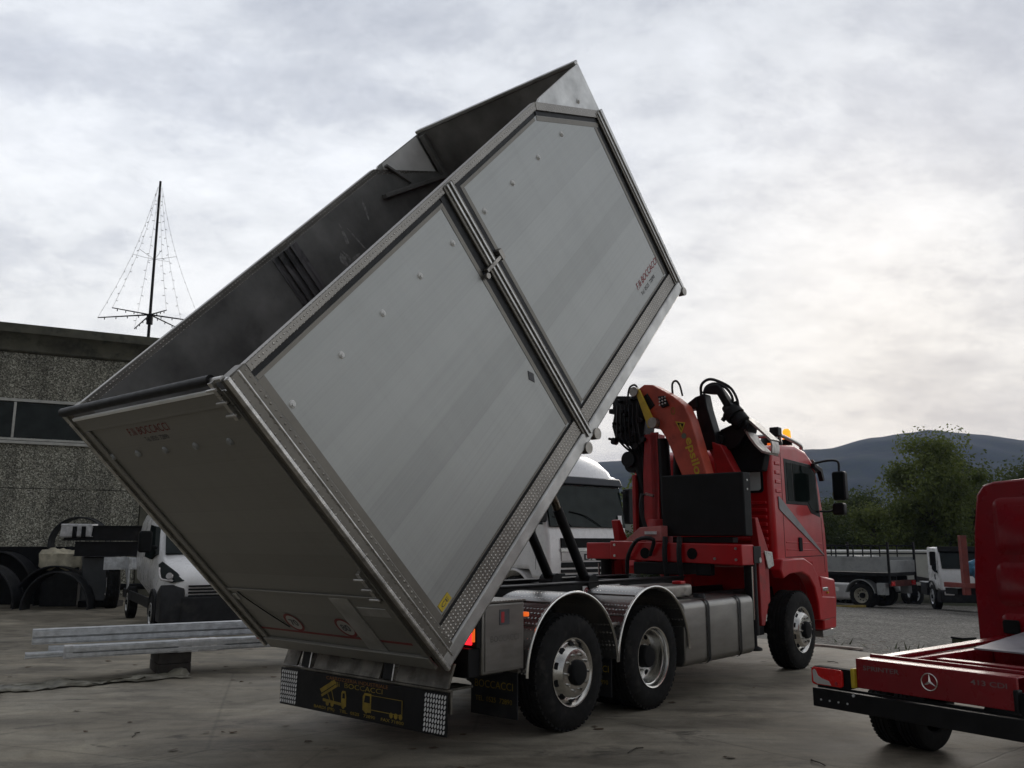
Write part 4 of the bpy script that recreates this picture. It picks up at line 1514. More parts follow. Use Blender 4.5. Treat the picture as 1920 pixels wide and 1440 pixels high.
    m.tube([(4.1, -.02, 3.82), (4.1, -.02, 3.99), (4.1, -.08, 4.03), (4.1, -.14, 3.96), (4.1, -.18, 3.80)], .016, 6, 3)
    m.tube([(3.7, .28, 2.40), (3.68, .30, 2.2), (3.7, .25, 1.95), (3.75, .18, 1.8)], .03, 8, 3)
    m.tube([(3.70, .10, 2.36), (3.68, .22, 2.39), (3.69, .28, 2.34), (3.7, .29, 2.2)], .017, 8, 3)
    m.tube([(3.56, .10, 1.55), (3.5, .0, 1.76), (3.5, .25, 1.76), (3.52, .42, 1.55), (3.6, .5, 1.3)], .028, 8, 3)
    m.tube([(3.58, -.14, 1.8), (3.55, -.14, 1.55), (3.6, -.14, 1.2)], .036, 8, 2)
    m.tube([(3.58, -.36, 1.8), (3.55, -.36, 1.55), (3.6, -.36, 1.2)], .036, 8, 2)
    m.each('hose', PLASTIC, C)
    m = MB()
    for y in (-.14, -.36):
        m.cyl((3.58, y, 1.70), (3.58, y, 1.80), .034, n=10)
    m.tube([(3.70, .10, 2.365), (3.68, .22, 2.395)], .02, 8, 0)
    m.each('hose_coupling', STEEL, C)
    # second (folded) boom on the cab side with rotator and grab
    m = MB()
    m.prism([(-.30, 3.78), (-.46, 3.82), (-.50, 3.60), (-.66, 3.02), (-.38, 3.02)], 'x', 4.22, 4.42)
    m.prism([(-.10, 3.60), (-.16, 3.68), (-.34, 3.79), (-.36, 3.62)], 'x', 4.2, 4.4)
    m.prism([(-.30, 3.28), (-.36, 3.36), (-.50, 3.38), (-.50, 3.22)], 'x', 4.22, 4.4)
    m.prism([(-.40, 3.84), (-.52, 3.93), (-.66, 3.93), (-.76, 3.78), (-.86, 3.62), (-.76, 3.58), (-.64, 3.80), (-.50, 3.82)], 'x', 4.24, 4.40)
    m.build('jib_boom', BLACK, C, .012)
    m = MB()
    m.prism([(-.28, 3.25), (-.50, 3.2), (-.56, 3.02), (-.9, 2.55), (-.5, 2.55), (-.46, 2.9)], 'x', 4.42, 4.6)
    m.prism([(-.56, 3.12), (-.7, 3.06), (-.96, 2.55), (-.62, 2.55)], 'x', 4.2, 4.42)
    m.build('jib_foot', RED_D, C, .012)
    m = MB()
    d = Vector((0, -.16, -.17)).normalized()
    c0 = Vector((4.32, -.74, 3.62))
    m.cyl(c0, c0 + d * .10, .07, .10, 18)
    m.cyl(c0 + d * .10, c0 + d * .22, .14, .14, 20)
    m.cyl(c0 + d * .22, c0 + d * .26, .10, .10, 18)
    m.cyl(c0 + d * .26, c0 + d * .36, .13, .12, 18)
    m.cyl(c0 + Vector((0, -.15, .05)), c0 + Vector((0, -.19, -.05)), .035, n=8)
    m.cyl(c0 + Vector((0, .02, -.16)), c0 + Vector((0, .06, -.2)), .035, n=8)
    m.build('rotator', BLACK, C, .004)
    m = MB()
    m.tube([(4.32, -.36, 3.80), (4.30, -.38, 3.96), (4.30, -.50, 4.03), (4.30, -.66, 3.98), (4.30, -.84, 3.86), (4.30, -.93, 3.68), (4.31, -.92, 3.55)], .021, 6, 3)
    m.tube([(4.36, -.38, 3.80), (4.36, -.42, 3.93), (4.36, -.56, 3.97), (4.36, -.72, 3.90), (4.36, -.82, 3.76), (4.36, -.83, 3.62)], .021, 6, 3)
    m.tube([(4.26, -.56, 3.94), (4.26, -.68, 3.90), (4.26, -.76, 3.76), (4.26, -.78, 3.62)], .018, 6, 3)
    m.each('hose', PLASTIC, C)
    # grab: two curved shells and a heavy head
    m = MB()
    m.prism([(-.62, 3.30), (-.74, 3.34), (-.98, 3.42), (-1.06, 3.36), (-1.02, 3.22), (-.86, 3.05), (-.66, 2.98), (-.52, 3.04), (-.46, 3.16)], 'x', 4.36, 4.66)
    m.cyl((4.30, -.97, 3.36), (4.72, -.97, 3.36), .075, n=16)
    m.cyl((4.30, -.62, 3.16), (4.72, -.62, 3.16), .06, n=16)
    m.build('grab_head', BLACK, C, .015)

    def shell(pts, x0, x1, th, mat, nm):
        m = MB()
        n = len(pts)
        vs = []
        for y, z in pts:
            vs += [(x0, y, z), (x1, y, z)]
        for i, (y, z) in enumerate(pts):
            a = pts[max(i - 1, 0)]; b = pts[min(i + 1, n - 1)]
            ty_, tz_ = b[0] - a[0], b[1] - a[1]
            l = sqrt(ty_ * ty_ + tz_ * tz_)
            ny, nz = tz_ / l * th, -ty_ / l * th
            vs += [(x0, y + ny, z + nz), (x1, y + ny, z + nz)]
        o = 2 * n
        fs = []
        for i in range(n - 1):
            a, b, c, d = 2 * i, 2 * i + 1, 2 * i + 3, 2 * i + 2
            fs += [(a, b, c, d), (a + o, d + o, c + o, b + o), (a, d, d + o, a + o), (b, b + o, c + o, c)]
        fs += [(0, o, o + 1, 1), (2 * n - 2, 2 * n - 1, 4 * n - 1, 4 * n - 2)]
        m.add(vs, fs)
        return m.build(nm, mat, C)
    WORN = pm('worn_bright_steel', (.50, .48, .45), .4, .6, .25, 5, .1, 30, dirt=(5, .5, (.12, .115, .1), .7))
    shell([(-.97, 3.43), (-1.06, 3.36), (-1.15, 3.27), (-1.25, 3.175), (-1.335, 3.09)], 4.38, 4.66, .03, WORN, 'grab_jaw')
    shell([(-1.0, 3.28), (-1.07, 3.16), (-1.15, 3.05), (-1.24, 2.96), (-1.34, 2.93)], 4.36, 4.64, -.03, WORN, 'grab_jaw')
    shell([(-1.335, 3.085), (-1.35, 3.02), (-1.34, 2.93)], 4.39, 4.62, .02, WORN, 'grab_jaw')
    m = MB()
    m.prism([(-.98, 3.26), (-1.12, 3.06), (-1.2, 2.94), (-1.14, 2.70), (-.5, 2.70), (-.46, 3.02), (-.7, 3.06)], 'x', 4.50, 4.70)
    m.build('grab_cradle', BLACK_M, C, .02)
    # black oil tank box
    ot = MB().box(3.80, 4.02, -1.205, .035, 1.81, 2.645).build('oil_tank', TANKBLK, C, .018)
    m = MB()
    for z in (2.54, 2.42):
        m.cyl((3.90, -1.205, z), (3.90, -1.215, z), .014, n=8)
    m.each('tank_bolt', WHITE_M, C)
    MB().lathe([(0, .11), (.05, .105), (.055, .02), (.05, 0)], (3.90, -.42, 2.645), 1, 16, 'z').build('filler_cap', CHROME, C)
    m = MB()
    m.box(3.84, 4.0, -1.0, -.1, 1.72, 1.80)
    m.build('tank_support', BLACK, C, .01)
    # near and far stabiliser legs
    for s in (-1, 1):
        L = empty('stabiliser_leg', (0, 0, 0), 0, T)
        m = MB()
        m.cyl((4.02, s * 1.14, .55), (4.02, s * 1.14, 1.58), .082, n=20)
        m.cyl((4.02, s * 1.14, .40), (4.02, s * 1.14, .56), .05, n=16)
        m.lathe([(0, .36), (.11, .36), (.11, .385), (.06, .41), (0, .41)], (4.02, s * 1.14, 0), 1, 20, 'z')
        m.box(3.92, 4.14, s * 1.03, s * 1.25, 1.46, 1.68)
        m.build('leg_cylinder', BLACK, L, .004)
        MB().cyl((3.93, s * 1.21, .75), (3.93, s * 1.21, 1.42), .014, n=8).build('leg_pipe', CHROME, L)
        m = MB()
        m.prism([(4.12, 1.60), (4.30, 1.60), (4.34, .90), (4.22, .66), (4.12, .66)], 'y', s * 1.06, s * 1.22)
        m.prism([(4.34, 1.58), (4.46, 1.55), (4.46, .95), (4.36, .90)], 'y', s * 1.06, s * 1.20)
        m.prism([(4.20, 2.05), (4.28, 2.06), (4.60, 1.56), (4.40, 1.50), (4.28, 1.68)], 'y', s * 1.05, s * 1.16)
        m.build('leg_housing', RED_D, L, .01)
        MB().prism([(4.26, 1.62), (4.50, 1.60), (4.54, 1.42), (4.36, 1.38)], 'y', s * 1.225, s * 1.24).build('leg_plate', STEEL, L, .004)
        MB().cyl((4.1, s * 1.23, 1.50), (4.1, s * 1.255, 1.50), .035, n=12).each('pin', STEEL, L)


crane()
#@@OTHERS@@
# ================================================================== WHITE ARTICULATED TRACTOR BEHIND THE TIPPER
def frame_of(fwd):
    return atan2(fwd[1], fwd[0])


def white_tractor():
    a = radians(40)
    fwd = (sin(a), -cos(a)); left = (cos(a), sin(a))
    cx, cy = .74 + 1.22 * left[0], 18.3 + 1.22 * left[1]
    D = empty('white_tractor_unit', (cx, cy, 0), frame_of(fwd))
    tag(D, 'white lorry cab with high roof fairing parked behind the tipper', 'lorry')
    W2 = 1.22
    prof = [(0.0, .95), (.03, 1.3), (0.0, 1.85), (-.04, 2.02), (-.22, 3.10), (-.34, 3.20), (-2.1, 3.20), (-2.1, .95), (-1.75, .95), (-1.62, 1.15), (-.62, 1.15), (-.5, .95)]
    c = MB().prism(prof, 'y', -W2, W2).build('cab', WHITE, D, .09, seg=4)
    f = MB()
    rings = []
    for z, x0, x1, w in ((3.12, -.24, -2.1, 1.19), (3.30, -.34, -2.1, 1.17), (3.55, -.62, -2.08, 1.10), (3.72, -.95, -2.05, 1.0), (3.80, -1.25, -2.0, .88)):
        r = .16
        rings.append([(x0 - r, -w, z), (x0, -w + r * 1.6, z), (x0 + .03, 0, z), (x0, w - r * 1.6, z), (x0 - r, w, z), (x1, w, z), (x1, -w, z)])
    f.loft(rings)
    f.build('roof_fairing', WHITE, c, .02)
    MB().prism([(-.02, 2.03), (.02, 2.03), (-.155, 2.92), (-.20, 2.92)], 'y', -1.15, 1.15).build('windscreen', GLASS_L, c, .01)
    MB().prism([(-.155, 2.93), (-.09, 2.96), (-.16, 3.12), (-.24, 3.14), (-.24, 2.93)], 'y', -1.19, 1.19).build('sun_visor', pm('dark_visor', (.02, .022, .028), .2), c, .02)
    for s in (-1, 1):
        w = MB()
        w.prism([(-.14, 2.08), (-.30, 3.0), (-1.15, 3.0), (-1.15, 2.18), (-.75, 2.08)], 'y', s * (W2 - .01), s * (W2 + .006))
        w.build('side_window', GLASS, c)
        m = MB()
        m.prism(rrect(s * 1.36 - .11, s * 1.36 + .11, 2.12, 2.92, .06), 'x', -.16, .04)
        m.box(-.12, -.06, s * 1.15, s * 1.30, 2.80, 2.85)
        m.build('mirror', BLACK, c, .02)
        MB().prism([(-.36, 2.02), (-.37, 2.02), (-.37, 1.15), (-.36, 1.15)], 'y', s * (W2 - .01), s * (W2 + .002)).build('door_gap', BLACK_M, c)
        MB().prism([(-1.22, 3.0), (-1.23, 3.0), (-1.23, 1.15), (-1.22, 1.15)], 'y', s * (W2 - .01), s * (W2 + .002)).build('door_gap', BLACK_M, c)
        h = MB()
        h.prism([(-.02, .82), (.055, .82), (.02, 1.08), (-.04, 1.08)], 'y', s * .72, s * 1.16)
        hl = h.build('headlight', GLASS, c, .03)
        MB().cyl((.03, s * .95, .95), (.052, s * .95, .95), .07, n=18).build('lens', LENS_W, hl)
        MB().box(-.03, .045, s * .74, s * .78, 1.08, 1.1).each('light_strip', CHROME, hl)
        MB().box(-1.6, -.5, s * .85, s * 1.2, .42, .62).build('step', PLASTIC, c, .02)
        MB().arc((-1.12, .5), .66, 15, 165, s * .86, s * 1.24, .05, 20).build('wheel_arch', WHITE, c, .01)
    g = MB()
    for z0, z1 in ((1.60, 1.80), (1.19, 1.30), (1.08, 1.15), (.98, 1.04)):
        g.prism([(.02, z0), (.05, z0), (.036, z1), (.0, z1)], 'y', -.86, .86)
    g.build('grille', BLACK_M, c, .012)
    MB().prism([(.02, 1.515), (.058, 1.515), (.056, 1.59), (.02, 1.59)], 'y', -.88, .88).build('chrome_bar', ALU, c, .006)
    MB().prism([(.02, 1.32), (.048, 1.32), (.045, 1.51), (.02, 1.51)], 'y', -.86, .86).build('badge_panel', pm('brushed_badge_panel', (.34, .33, .33), .35, .7), c, .006)
    text('DAF', (.048, .06, 1.405), (0, 1, 0), (0, 0, 1), BLACK_M, c, width=.52, height=.13, bold=.035)
    b = MB()
    b.prism([(.0, .35), (.07, .35), (.07, .80), (.0, .94)], 'y', -1.2, 1.2)
    b.build('bumper', WHITE, c, .05)
    b = MB()
    b.box(.03, .078, -.8, .8, .42, .62)
    b.build('bumper_grille', BLACK_M, c, .01)
    st = MB().prism([(.0, 0), (.003, 0)] and [(-.025, 2.10), (-.02, 2.10), (-.045, 2.30), (-.05, 2.30)], 'y', .92, 1.04)
    st.v = [(x + .046, y, z) for x, y, z in st.v]
    st.build('windscreen_sticker', INK_W, c)
    w1 = MB().tube([(.04, .35, 2.05), (.0, -.1, 2.28), (-.02, -.55, 2.36)], .012, 6, 1)
    w1.tube([(.04, -.55, 2.05), (.0, -.8, 2.2), (-.02, -1.05, 2.24)], .012, 6, 1)
    w1.each('wiper', BLACK_M, c)
    cu = MB()
    for y in (-.95, -.86, -.78, -.70):
        cu.prism([(-.30, 2.5), (-.27, 2.5), (-.32, 2.98), (-.36, 2.98)], 'y', y, y + .05)
    k = MB()
    for y in (-.45, .45):
        k.box(-6.0, -.4, y - .04, y + .04, .75, 1.02)
    k.build('chassis', BLACK, D)
    for x in (-1.12, -4.9):
        for s in (-1, 1):
            wheel(D, x, s * 1.2, s, 'steel', rimmat=GALV, R=.5)


white_tractor()


# ================================================================== WHITE VAN ON THE LEFT
def white_van():
    fwd = (.50, -.866); left = (.866, .50)
    V = empty('white_van', (-5.56, 16.88, 0), frame_of(fwd))
    tag(V, 'white panel van with black bumper nosing out behind the tailgate', 'van')

    def ring(x, w, zb, zt, r, wt=None):
        wt = w if wt is None else wt
        return [(x, -w, zb), (x, -w, zb + (zt - zb) * .5), (x, -w * .5 - wt * .5, zt - r), (x, -wt + r * .3, zt - r * .25), (x, -wt + r, zt), (x, 0, zt + .02), (x, wt - r, zt), (x, wt - r * .3, zt - r * .25), (x, w * .5 + wt * .5, zt - r), (x, w, zb + (zt - zb) * .5), (x, w, zb)]
    b = MB().loft([ring(.0, .78, .45, .98, .12, .7), ring(-.08, .92, .36, 1.10, .14, .8), ring(-.35, 1.0, .33, 1.24, .14, .88), ring(-.95, 1.02, .33, 1.42, .14, .92), ring(-1.05, 1.02, .33, 1.48, .14, .92),
                   ring(-1.75, 1.02, .33, 2.16, .18, .84), ring(-2.1, 1.02, .33, 2.36, .2, .84), ring(-2.6, 1.025, .33, 2.44, .2, .85), ring(-5.6, 1.025, .33, 2.44, .2, .85)])
    body = b.build('body', WHITE, V, .0)
    sd = body.modifiers.new('sub', 'SUBSURF')
    sd.levels = sd.render_levels = 1
    ws = MB()
    ws.add([(-.985, -.84, 1.46), (-.985, .84, 1.46), (-1.72, .76, 2.16), (-1.72, -.76, 2.16), (-.955, -.84, 1.49), (-.955, .84, 1.49), (-1.69, .76, 2.19), (-1.69, -.76, 2.19)],
           [(0, 1, 2, 3), (4, 7, 6, 5), (0, 4, 5, 1), (1, 5, 6, 2), (2, 6, 7, 3), (3, 7, 4, 0)])
    ws.build('windscreen', GLASS, body)
    for s in (-1, 1):
        w = MB().prism([(-1.18, 1.46), (-1.72, 2.0), (-2.5, 2.06), (-2.5, 1.40), (-1.6, 1.36)], 'y', s * .93, s * 1.022)
        w.v = [(x, y - s * max(0, (z - 1.4)) * .13, z) for x, y, z in w.v]
        w.build('side_window', GLASS, body)
        h = MB()
        h.add([(-.06, s * .62, .99), (-.05, s * .84, .96), (-.22, s * .985, 1.0), (-.62, s * .99, 1.28), (-.58, s * .93, 1.31), (-.22, s * .74, 1.13),
               (-.02, s * .60, .99), (-.005, s * .84, .96), (-.20, s * 1.02, 1.0), (-.60, s * 1.02, 1.28), (-.56, s * .95, 1.35), (-.16, s * .74, 1.15)],
              [(0, 1, 2, 3, 4, 5), (6, 11, 10, 9, 8, 7), (0, 6, 7, 1), (1, 7, 8, 2), (2, 8, 9, 3), (3, 9, 10, 4), (4, 10, 11, 5), (5, 11, 6, 0)])
        hl = h.build('headlight', GLASS, body, .015)
        l = MB().tube([(-.02, s * .83, 1.0), (-.14, s * 1.0, 1.02), (-.30, s * 1.025, 1.12), (-.40, s * 1.022, 1.22)], .02, 8, 3)
        l.cyl((-.11, s * .86, 1.07), (-.07, s * .89, 1.09), .06, n=14)
        l.build('lens', LENS_W, hl)
        m = MB()
        m.prism(rrect(s * 1.20 - .12, s * 1.20 + .12, 1.50, 1.92, .06), 'x', -1.30, -1.12)
        m.box(-1.26, -1.18, s * .96, s * 1.12, 1.56, 1.64)
        m.build('mirror', BLACK_M, body, .03)
        a = MB().arc((-.95, .36), .46, -8, 188, s * .86, s * 1.045, .05, 22)
        a.build('wheel_arch', PLASTIC, body, .01)
        MB().cyl((-.95, s * .6, .36), (-.95, s * 1.031, .36), .43, n=28).build('wheel_well', BLACK_M, body)
        MB().box(-5.5, -1.45, s * 1.0, s * 1.045, .42, .62).build('side_moulding', PLASTIC, body, .01)
        wheel(V, -.95, s * 1.055, s, 'steel', R=.35, rimmat=ALU)
        wheel(V, -4.6, s * 1.055, s, 'steel', R=.35, rimmat=ALU)
    bp = MB()
    bp.loft([[(.0, -.70, .22), (.0, .70, .22), (.0, .70, .72), (.0, -.70, .72)], [(.06, -.66, .24), (.06, .66, .24), (.06, .64, .70), (.06, -.64, .70)]])
    bp.prism([(-.45, .24), (.03, .24), (.04, .76), (-.06, .93), (-.40, .80)], 'y', -1.03, -.60)
    bp.prism([(-.45, .24), (.03, .24), (.04, .76), (-.06, .93), (-.40, .80)], 'y', .60, 1.03)
    bp.build('bumper', PLASTIC, body, .05, seg=3)
    gr_ = MB()
    for z in (.70, .76, .82, .88):
        gr_.box(-.02, .045, -.54, .54, z, z + .03)
    gr_.build('grille', BLACK_M, body, .004)


white_van()


# ================================================================== RED CHASSIS CAB, RIGHT FOREGROUND
def red_chassis_van():
    fwd = Vector((.81, .586)); left = Vector((-.586, .81))
    o = Vector((2.50, 7.50)) - left * 1.0
    S = empty('chassis_cab_van', (o.x, o.y, 0), frame_of(fwd))
    tag(S, 'deep red chassis cab with bare frame in right foreground', 'chassis cab')
    # black under-run bar
    b = MB().box(-.02, .05, -1.02, 1.0, .415, .56)
    b.box(.05, .06, -1.02, 1.0, .52, .575)
    bm_ = b.build('rear_bumper', BLACK, S, .006)
    h = MB()
    for y in (.92, .84, .76, .68):
        h.cyl((-.02, y, .475), (-.026, y, .475), .008, n=8)
    h.cyl((-.02, .62, .545), (-.03, .62, .545), .012, n=8)
    h.each('bolt', GALV, bm_)
    # red cross member with folded top flange
    c = MB()
    c.box(.0, .03, -.62, .60, .605, .83)
    c.box(.03, .17, -.62, .60, .815, .83)
    c.box(.20, .23, -.62, .60, .66, .85)
    fr = c.build('frame', SPRED, S, .006)
    r = MB()
    for y in (.50, -.52):
        r.box(.235, 2.7, y - .05, y + .05, .64, .80)
    r.box(.9, 1.0, -.46, .44, .66, .78)
    r.box(1.9, 2.0, -.46, .44, .66, .78)
    r.prism([(.25, .50), (.25, .60), (2.72, .75), (2.72, .62)], 'z', .80, .83)
    r.build('frame_rail', SPRED, fr, .006)
    X = (0, -1, 0); Z = (0, 0, 1)
    text('SPRINTER', (-.001, .385, .765), X, Z, INK_S, fr, width=.30, height=.036, bold=.012)
    text('413 CDI', (-.001, -.43, .765), X, Z, INK_S, fr, width=.25, height=.036, bold=.012)
    st = MB()
    cc = Vector((-.004, .0, .725)); R = .06
    n = 40
    st.tube([(cc.x, cc.y + R * cos(2 * pi * k / n), cc.z + R * sin(2 * pi * k / n)) for k in range(n + 1)], .0055, 8, 0)
    for k in range(3):
        a = pi / 2 + k * 2 * pi / 3
        d = Vector((0, -cos(a), sin(a))); p = Vector((0, -sin(a), -cos(a)))
        tip = cc + d * R
        st.add([cc + p * .013, tip, cc - p * .013, cc + Vector((-.012, 0, 0)), cc + Vector((.003, 0, 0))], [(0, 1, 3), (1, 2, 3), (0, 4, 1), (1, 4, 2), (2, 4, 0), (0, 3, 2)])
    st.build('star_emblem', pm('emblem_chrome', (.75, .72, .70), .15, 1.0), fr, smooth=False)
    # tail lamp
    for s in (1, -1):
        t = MB().prism(rrect(min(s * .63, s * .99), max(s * .63, s * .99), .585, .735, .03), 'x', -.02, .05)
        tl = t.build('tail_lamp', BLACK_M, S, .004)
        y0, y1 = s * .70, s * .985
        MB().prism(rrect(min(y0, y1), max(y0, y1), .592, .728, .025), 'x', -.045, -.02).build('lens', LENS_R, tl, .006)
        w = MB().prism([(s * .97, .70), (s * .965, .615), (s * .93, .60), (s * .80, .60), (s * .82, .632), (s * .88, .645), (s * .92, .665), (s * .935, .70), (s * .955, .715)], 'x', -.049, -.046)
        w.build('clear_lens', LENS_W, tl, .002)
        MB().box(-.03, .04, s * .60, s * .635, .60, .75).build('lamp_bracket', YELLOW if s > 0 else BLACK, tl, .008)
    MB().cyl((-.05, .755, .62), (-.046, .755, .62), .014, n=10).build('reflector', INK_R, S)
    # cab
    W2 = .97
    def ring(x, k):
        return [(x, y, z) for y, z in ((-W2 + .02, .60), (-W2, .75), (-W2, 1.35), (-W2 + .05, 1.9), (-W2 + .10, 2.22), (-W2 + .17, 2.31), (-W2 + .28, 2.345), (0, 2.37 + k),
                                       (W2 - .28, 2.345), (W2 - .17, 2.31), (W2 - .10, 2.22), (W2 - .05, 1.9), (W2, 1.35), (W2, .75), (W2 - .02, .60))]
    cb = MB()
    rings = [ring(2.72, 0), ring(2.76, .02), ring(3.6, .08), ring(4.2, .05)]
    cb.loft(rings)
    cb.prism([(4.2, .45), (6.0, .45), (6.02, .95), (5.85, 1.12), (5.0, 1.38), (4.3, 2.25), (4.2, 2.28)], 'y', -W2 + .02, W2 - .02)
    cab_ = cb.build('cab', SPRED, S, .02)
    p = MB()
    for (y0, y1, z0, z1) in ((-.72, .72, 1.62, 2.18), (-.74, .74, 1.12, 1.54), (-.74, .74, .78, 1.05)):
        pts_o = rrect(y0, y1, z0, z1, .09)
        pts_i = rrect(y0 + .045, y1 - .045, z0 + .045, z1 - .045, .06)
        n = len(pts_o)
        v = [(2.719, *q) for q in pts_o] + [(2.695, *q) for q in pts_i]
        f = [(k, (k + 1) % n, (k + 1) % n + n, k + n) for k in range(n)] + [tuple(range(n, 2 * n))]
        p.add(v, f)
    p.each('pressed_panel', SPRED, cab_)
    MB().prism(rrect(.55, .70, .86, .99, .02), 'x', 2.66, 2.695).build('air_vent', BLACK_M, cab_, .005)
    for s in (-1, 1):
        MB().prism([(3.1, 1.42), (3.1, 2.12), (4.1, 2.12), (4.65, 1.50), (4.65, 1.42)], 'y', s * (W2 - .07), s * (W2 - .015)).build('side_window', GLASS, cab_)
        MB().cyl((5.0, s * (W2 - .25), .36), (5.0, s * (W2 + .002), .36), .42, n=28).build('wheel_well', BLACK_M, cab_)
        wheel(S, 5.0, s * .985, s, 'steel', R=.345, rimmat=GALV)
        wheel(S, 1.05, s * .99, s, 'dish', R=.345, rimmat=GALV, dual=True)
    MB().prism([(4.35, 2.24), (4.40, 2.28), (5.08, 1.42), (5.0, 1.38)], 'y', -.82, .82).build('windscreen', GLASS, cab_)
    # grey sheet guard lying between the rails
    g = MB().prism([(1.35, .83), (2.55, .93), (2.55, .945), (1.35, .845)], 'y', -.40, .34)
    g.build('splash_guard', pm('grey_sheet', (.30, .30, .33), .5, .2, .15, 5), S, .003)
    m = MB()
    m.tube([(.3, .1, .62), (1.0, .1, .5), (2.0, .0, .55), (2.7, 0, .6)], .045, 10, 2)
    m.cyl((1.05, -.8, .345), (1.05, .8, .345), .06, n=14)
    m.lathe([(0, -.16), (.12, -.1), (.14, 0), (.12, .1), (0, .16)], (1.05, 0, .345), 1, 18)
    m.build('axle', BLACK_M, S)


red_chassis_van()


# ================================================================== LEFT YARD CLUTTER
def rack():
    """galvanised profiles on timber blocks"""
    # direction of the bundle
    A = Vector((-5.58, 11.24, 0)); Bv = Vector((-3.13, 12.62, 0))
    d = (Bv - A).normalized()
    ang = atan2(d.y, d.x)
    R = Matrix.Rotation(ang, 4, 'Z')
    grp = 'galvanised profiles laid on blocks'

    def channel(name, label, x0, x1, y0, y1, z0, z1, wraps=(), lip=.02, tapes=()):
        o = empty(name, (A.x, A.y, 0), ang)
        tag(o, label, 'steel profile', grp)
        m = MB()
        t = .012
        m.box(x0, x1, y0, y1, z1 - t, z1)
        m.box(x0, x1, y0, y1, z0, z0 + t)
        m.box(x0, x1, y0 + .05, y0 + .05 + t, z0 + t, z1 - t)
        m.box(x0, x1, y0, y0 + t, z1 - t - lip, z1 - t)
        m.box(x0, x1, y0, y0 + t, z0 + t, z0 + t + lip)
        m.box(x0, x1, y1 - .025, y1 - .012, z0 + t, z1 - t)
        h_ = z1 - z0
        for q0, q1 in ((.10, .40), (.52, .90)):
            m.box(x0 + .002, x1, y0 - .010, y0 + .04, z0 + h_ * q0, z0 + h_ * q1)
        m.build('section', GALV, o, .003)
        for (a, b) in wraps:
            w = MB().prism(rrect(y0 - .006, y1 + .006, z0 - .006, z1 + .008, .012), 'x', a, b)
            w.build('film_wrap', FOIL, o, .004)
        for (a, b) in tapes:
            w = MB().prism(rrect(y0 - .009, y1 + .009, z0 - .009, z1 + .011, .012), 'x', a, b)
            w.build('tape', INK_W, o, .002)
        return o
    channel('steel_profile', 'front galvanised profile with white film wrap at its end', .02, 4.9, .0, .16, .285, .43, wraps=((.0, .10), (1.35, 1.95)), tapes=((1.52, 1.60), (1.76, 1.84)))
    channel('steel_profile', 'short flat galvanised profile jutting out furthest at left', -.42, 3.8, .20, .34, .285, .35)
    channel('steel_profile', 'galvanised profile lying behind the film wrapped front one', -.16, 4.7, .37, .52, .285, .40)
    channel('steel_profile', 'tall back galvanised profile lying on top of the others', -.35, 4.9, .56, .74, .415, .60)
    channel('steel_profile', 'narrow galvanised profile underneath the tall back one', .1, 4.9, .56, .72, .285, .36)
    for x, nm in ((1.32, 'near'), (4.2, 'far')):
        c = R @ Vector((x, .3, 0))
        b = empty('support_block', (A.x + c.x, A.y + c.y, 0), ang)
        tag(b, 'dark timber block under the profiles nearest the crumpled sheet' if nm == 'near' else 'dark timber block under the profiles beside the rear bumper', 'support block', 'blocks under the profiles')
        MB().box(-.20, .21, -.28, .52, .0, .135).build('beam', pm('dark_timber', (.035, .03, .026), .8, 0, .3, 8, .3, 30), b, .01)
        MB().box(-.20, .21, -.27, .50, .137, .282).build('beam', pm('dark_timber', (.035, .03, .026), .8, 0, .3, 8, .3, 30), b, .01)
    # crumpled film sheet on the ground in front
    random.seed(21)
    m = MB()
    NX, NY = 26, 8
    vs = []
    for j in range(NY):
        for i in range(NX):
            u = i / (NX - 1); v = j / (NY - 1)
            x = -.75 + 2.2 * u + random.uniform(-.05, .05)
            y = -.55 + .05 * sin(u * 23) + .42 * v * (0.35 + .9 * abs(sin(u * 4.1 + .6))) + .2 * u + random.uniform(-.05, .05)
            z = .012 + .07 * max(0, sin(u * 17 + v * 3)) * v * (1 - v) * 2.4 + random.uniform(0, .02) + (.05 if (u > .92 and v > .5) else 0) - (.008 if j == 0 else 0)
            vs.append((x, y, z))
    m.add(vs, [(j * NX + i, j * NX + i + 1, (j + 1) * NX + i + 1, (j + 1) * NX + i) for j in range(NY - 1) for i in range(NX - 1)])
    o = m.build('crumpled_sheet', pm('dirty_film', (.20, .19, .15), .5, 0, .35, 5, .5, 20, dirt=(4, .5, (.08, .07, .05), .8)))
    sol = o.modifiers.new('thick', 'SOLIDIFY'); sol.thickness = .004
    o.location = (A.x, A.y, 0); o.rotation_euler = (0, 0, ang)
    tag(o, 'crumpled grimy plastic sheet on the concrete before the profiles', 'plastic sheet')
    pc = empty('paving_kerb', (A.x, A.y, 0), ang)
    return


rack()


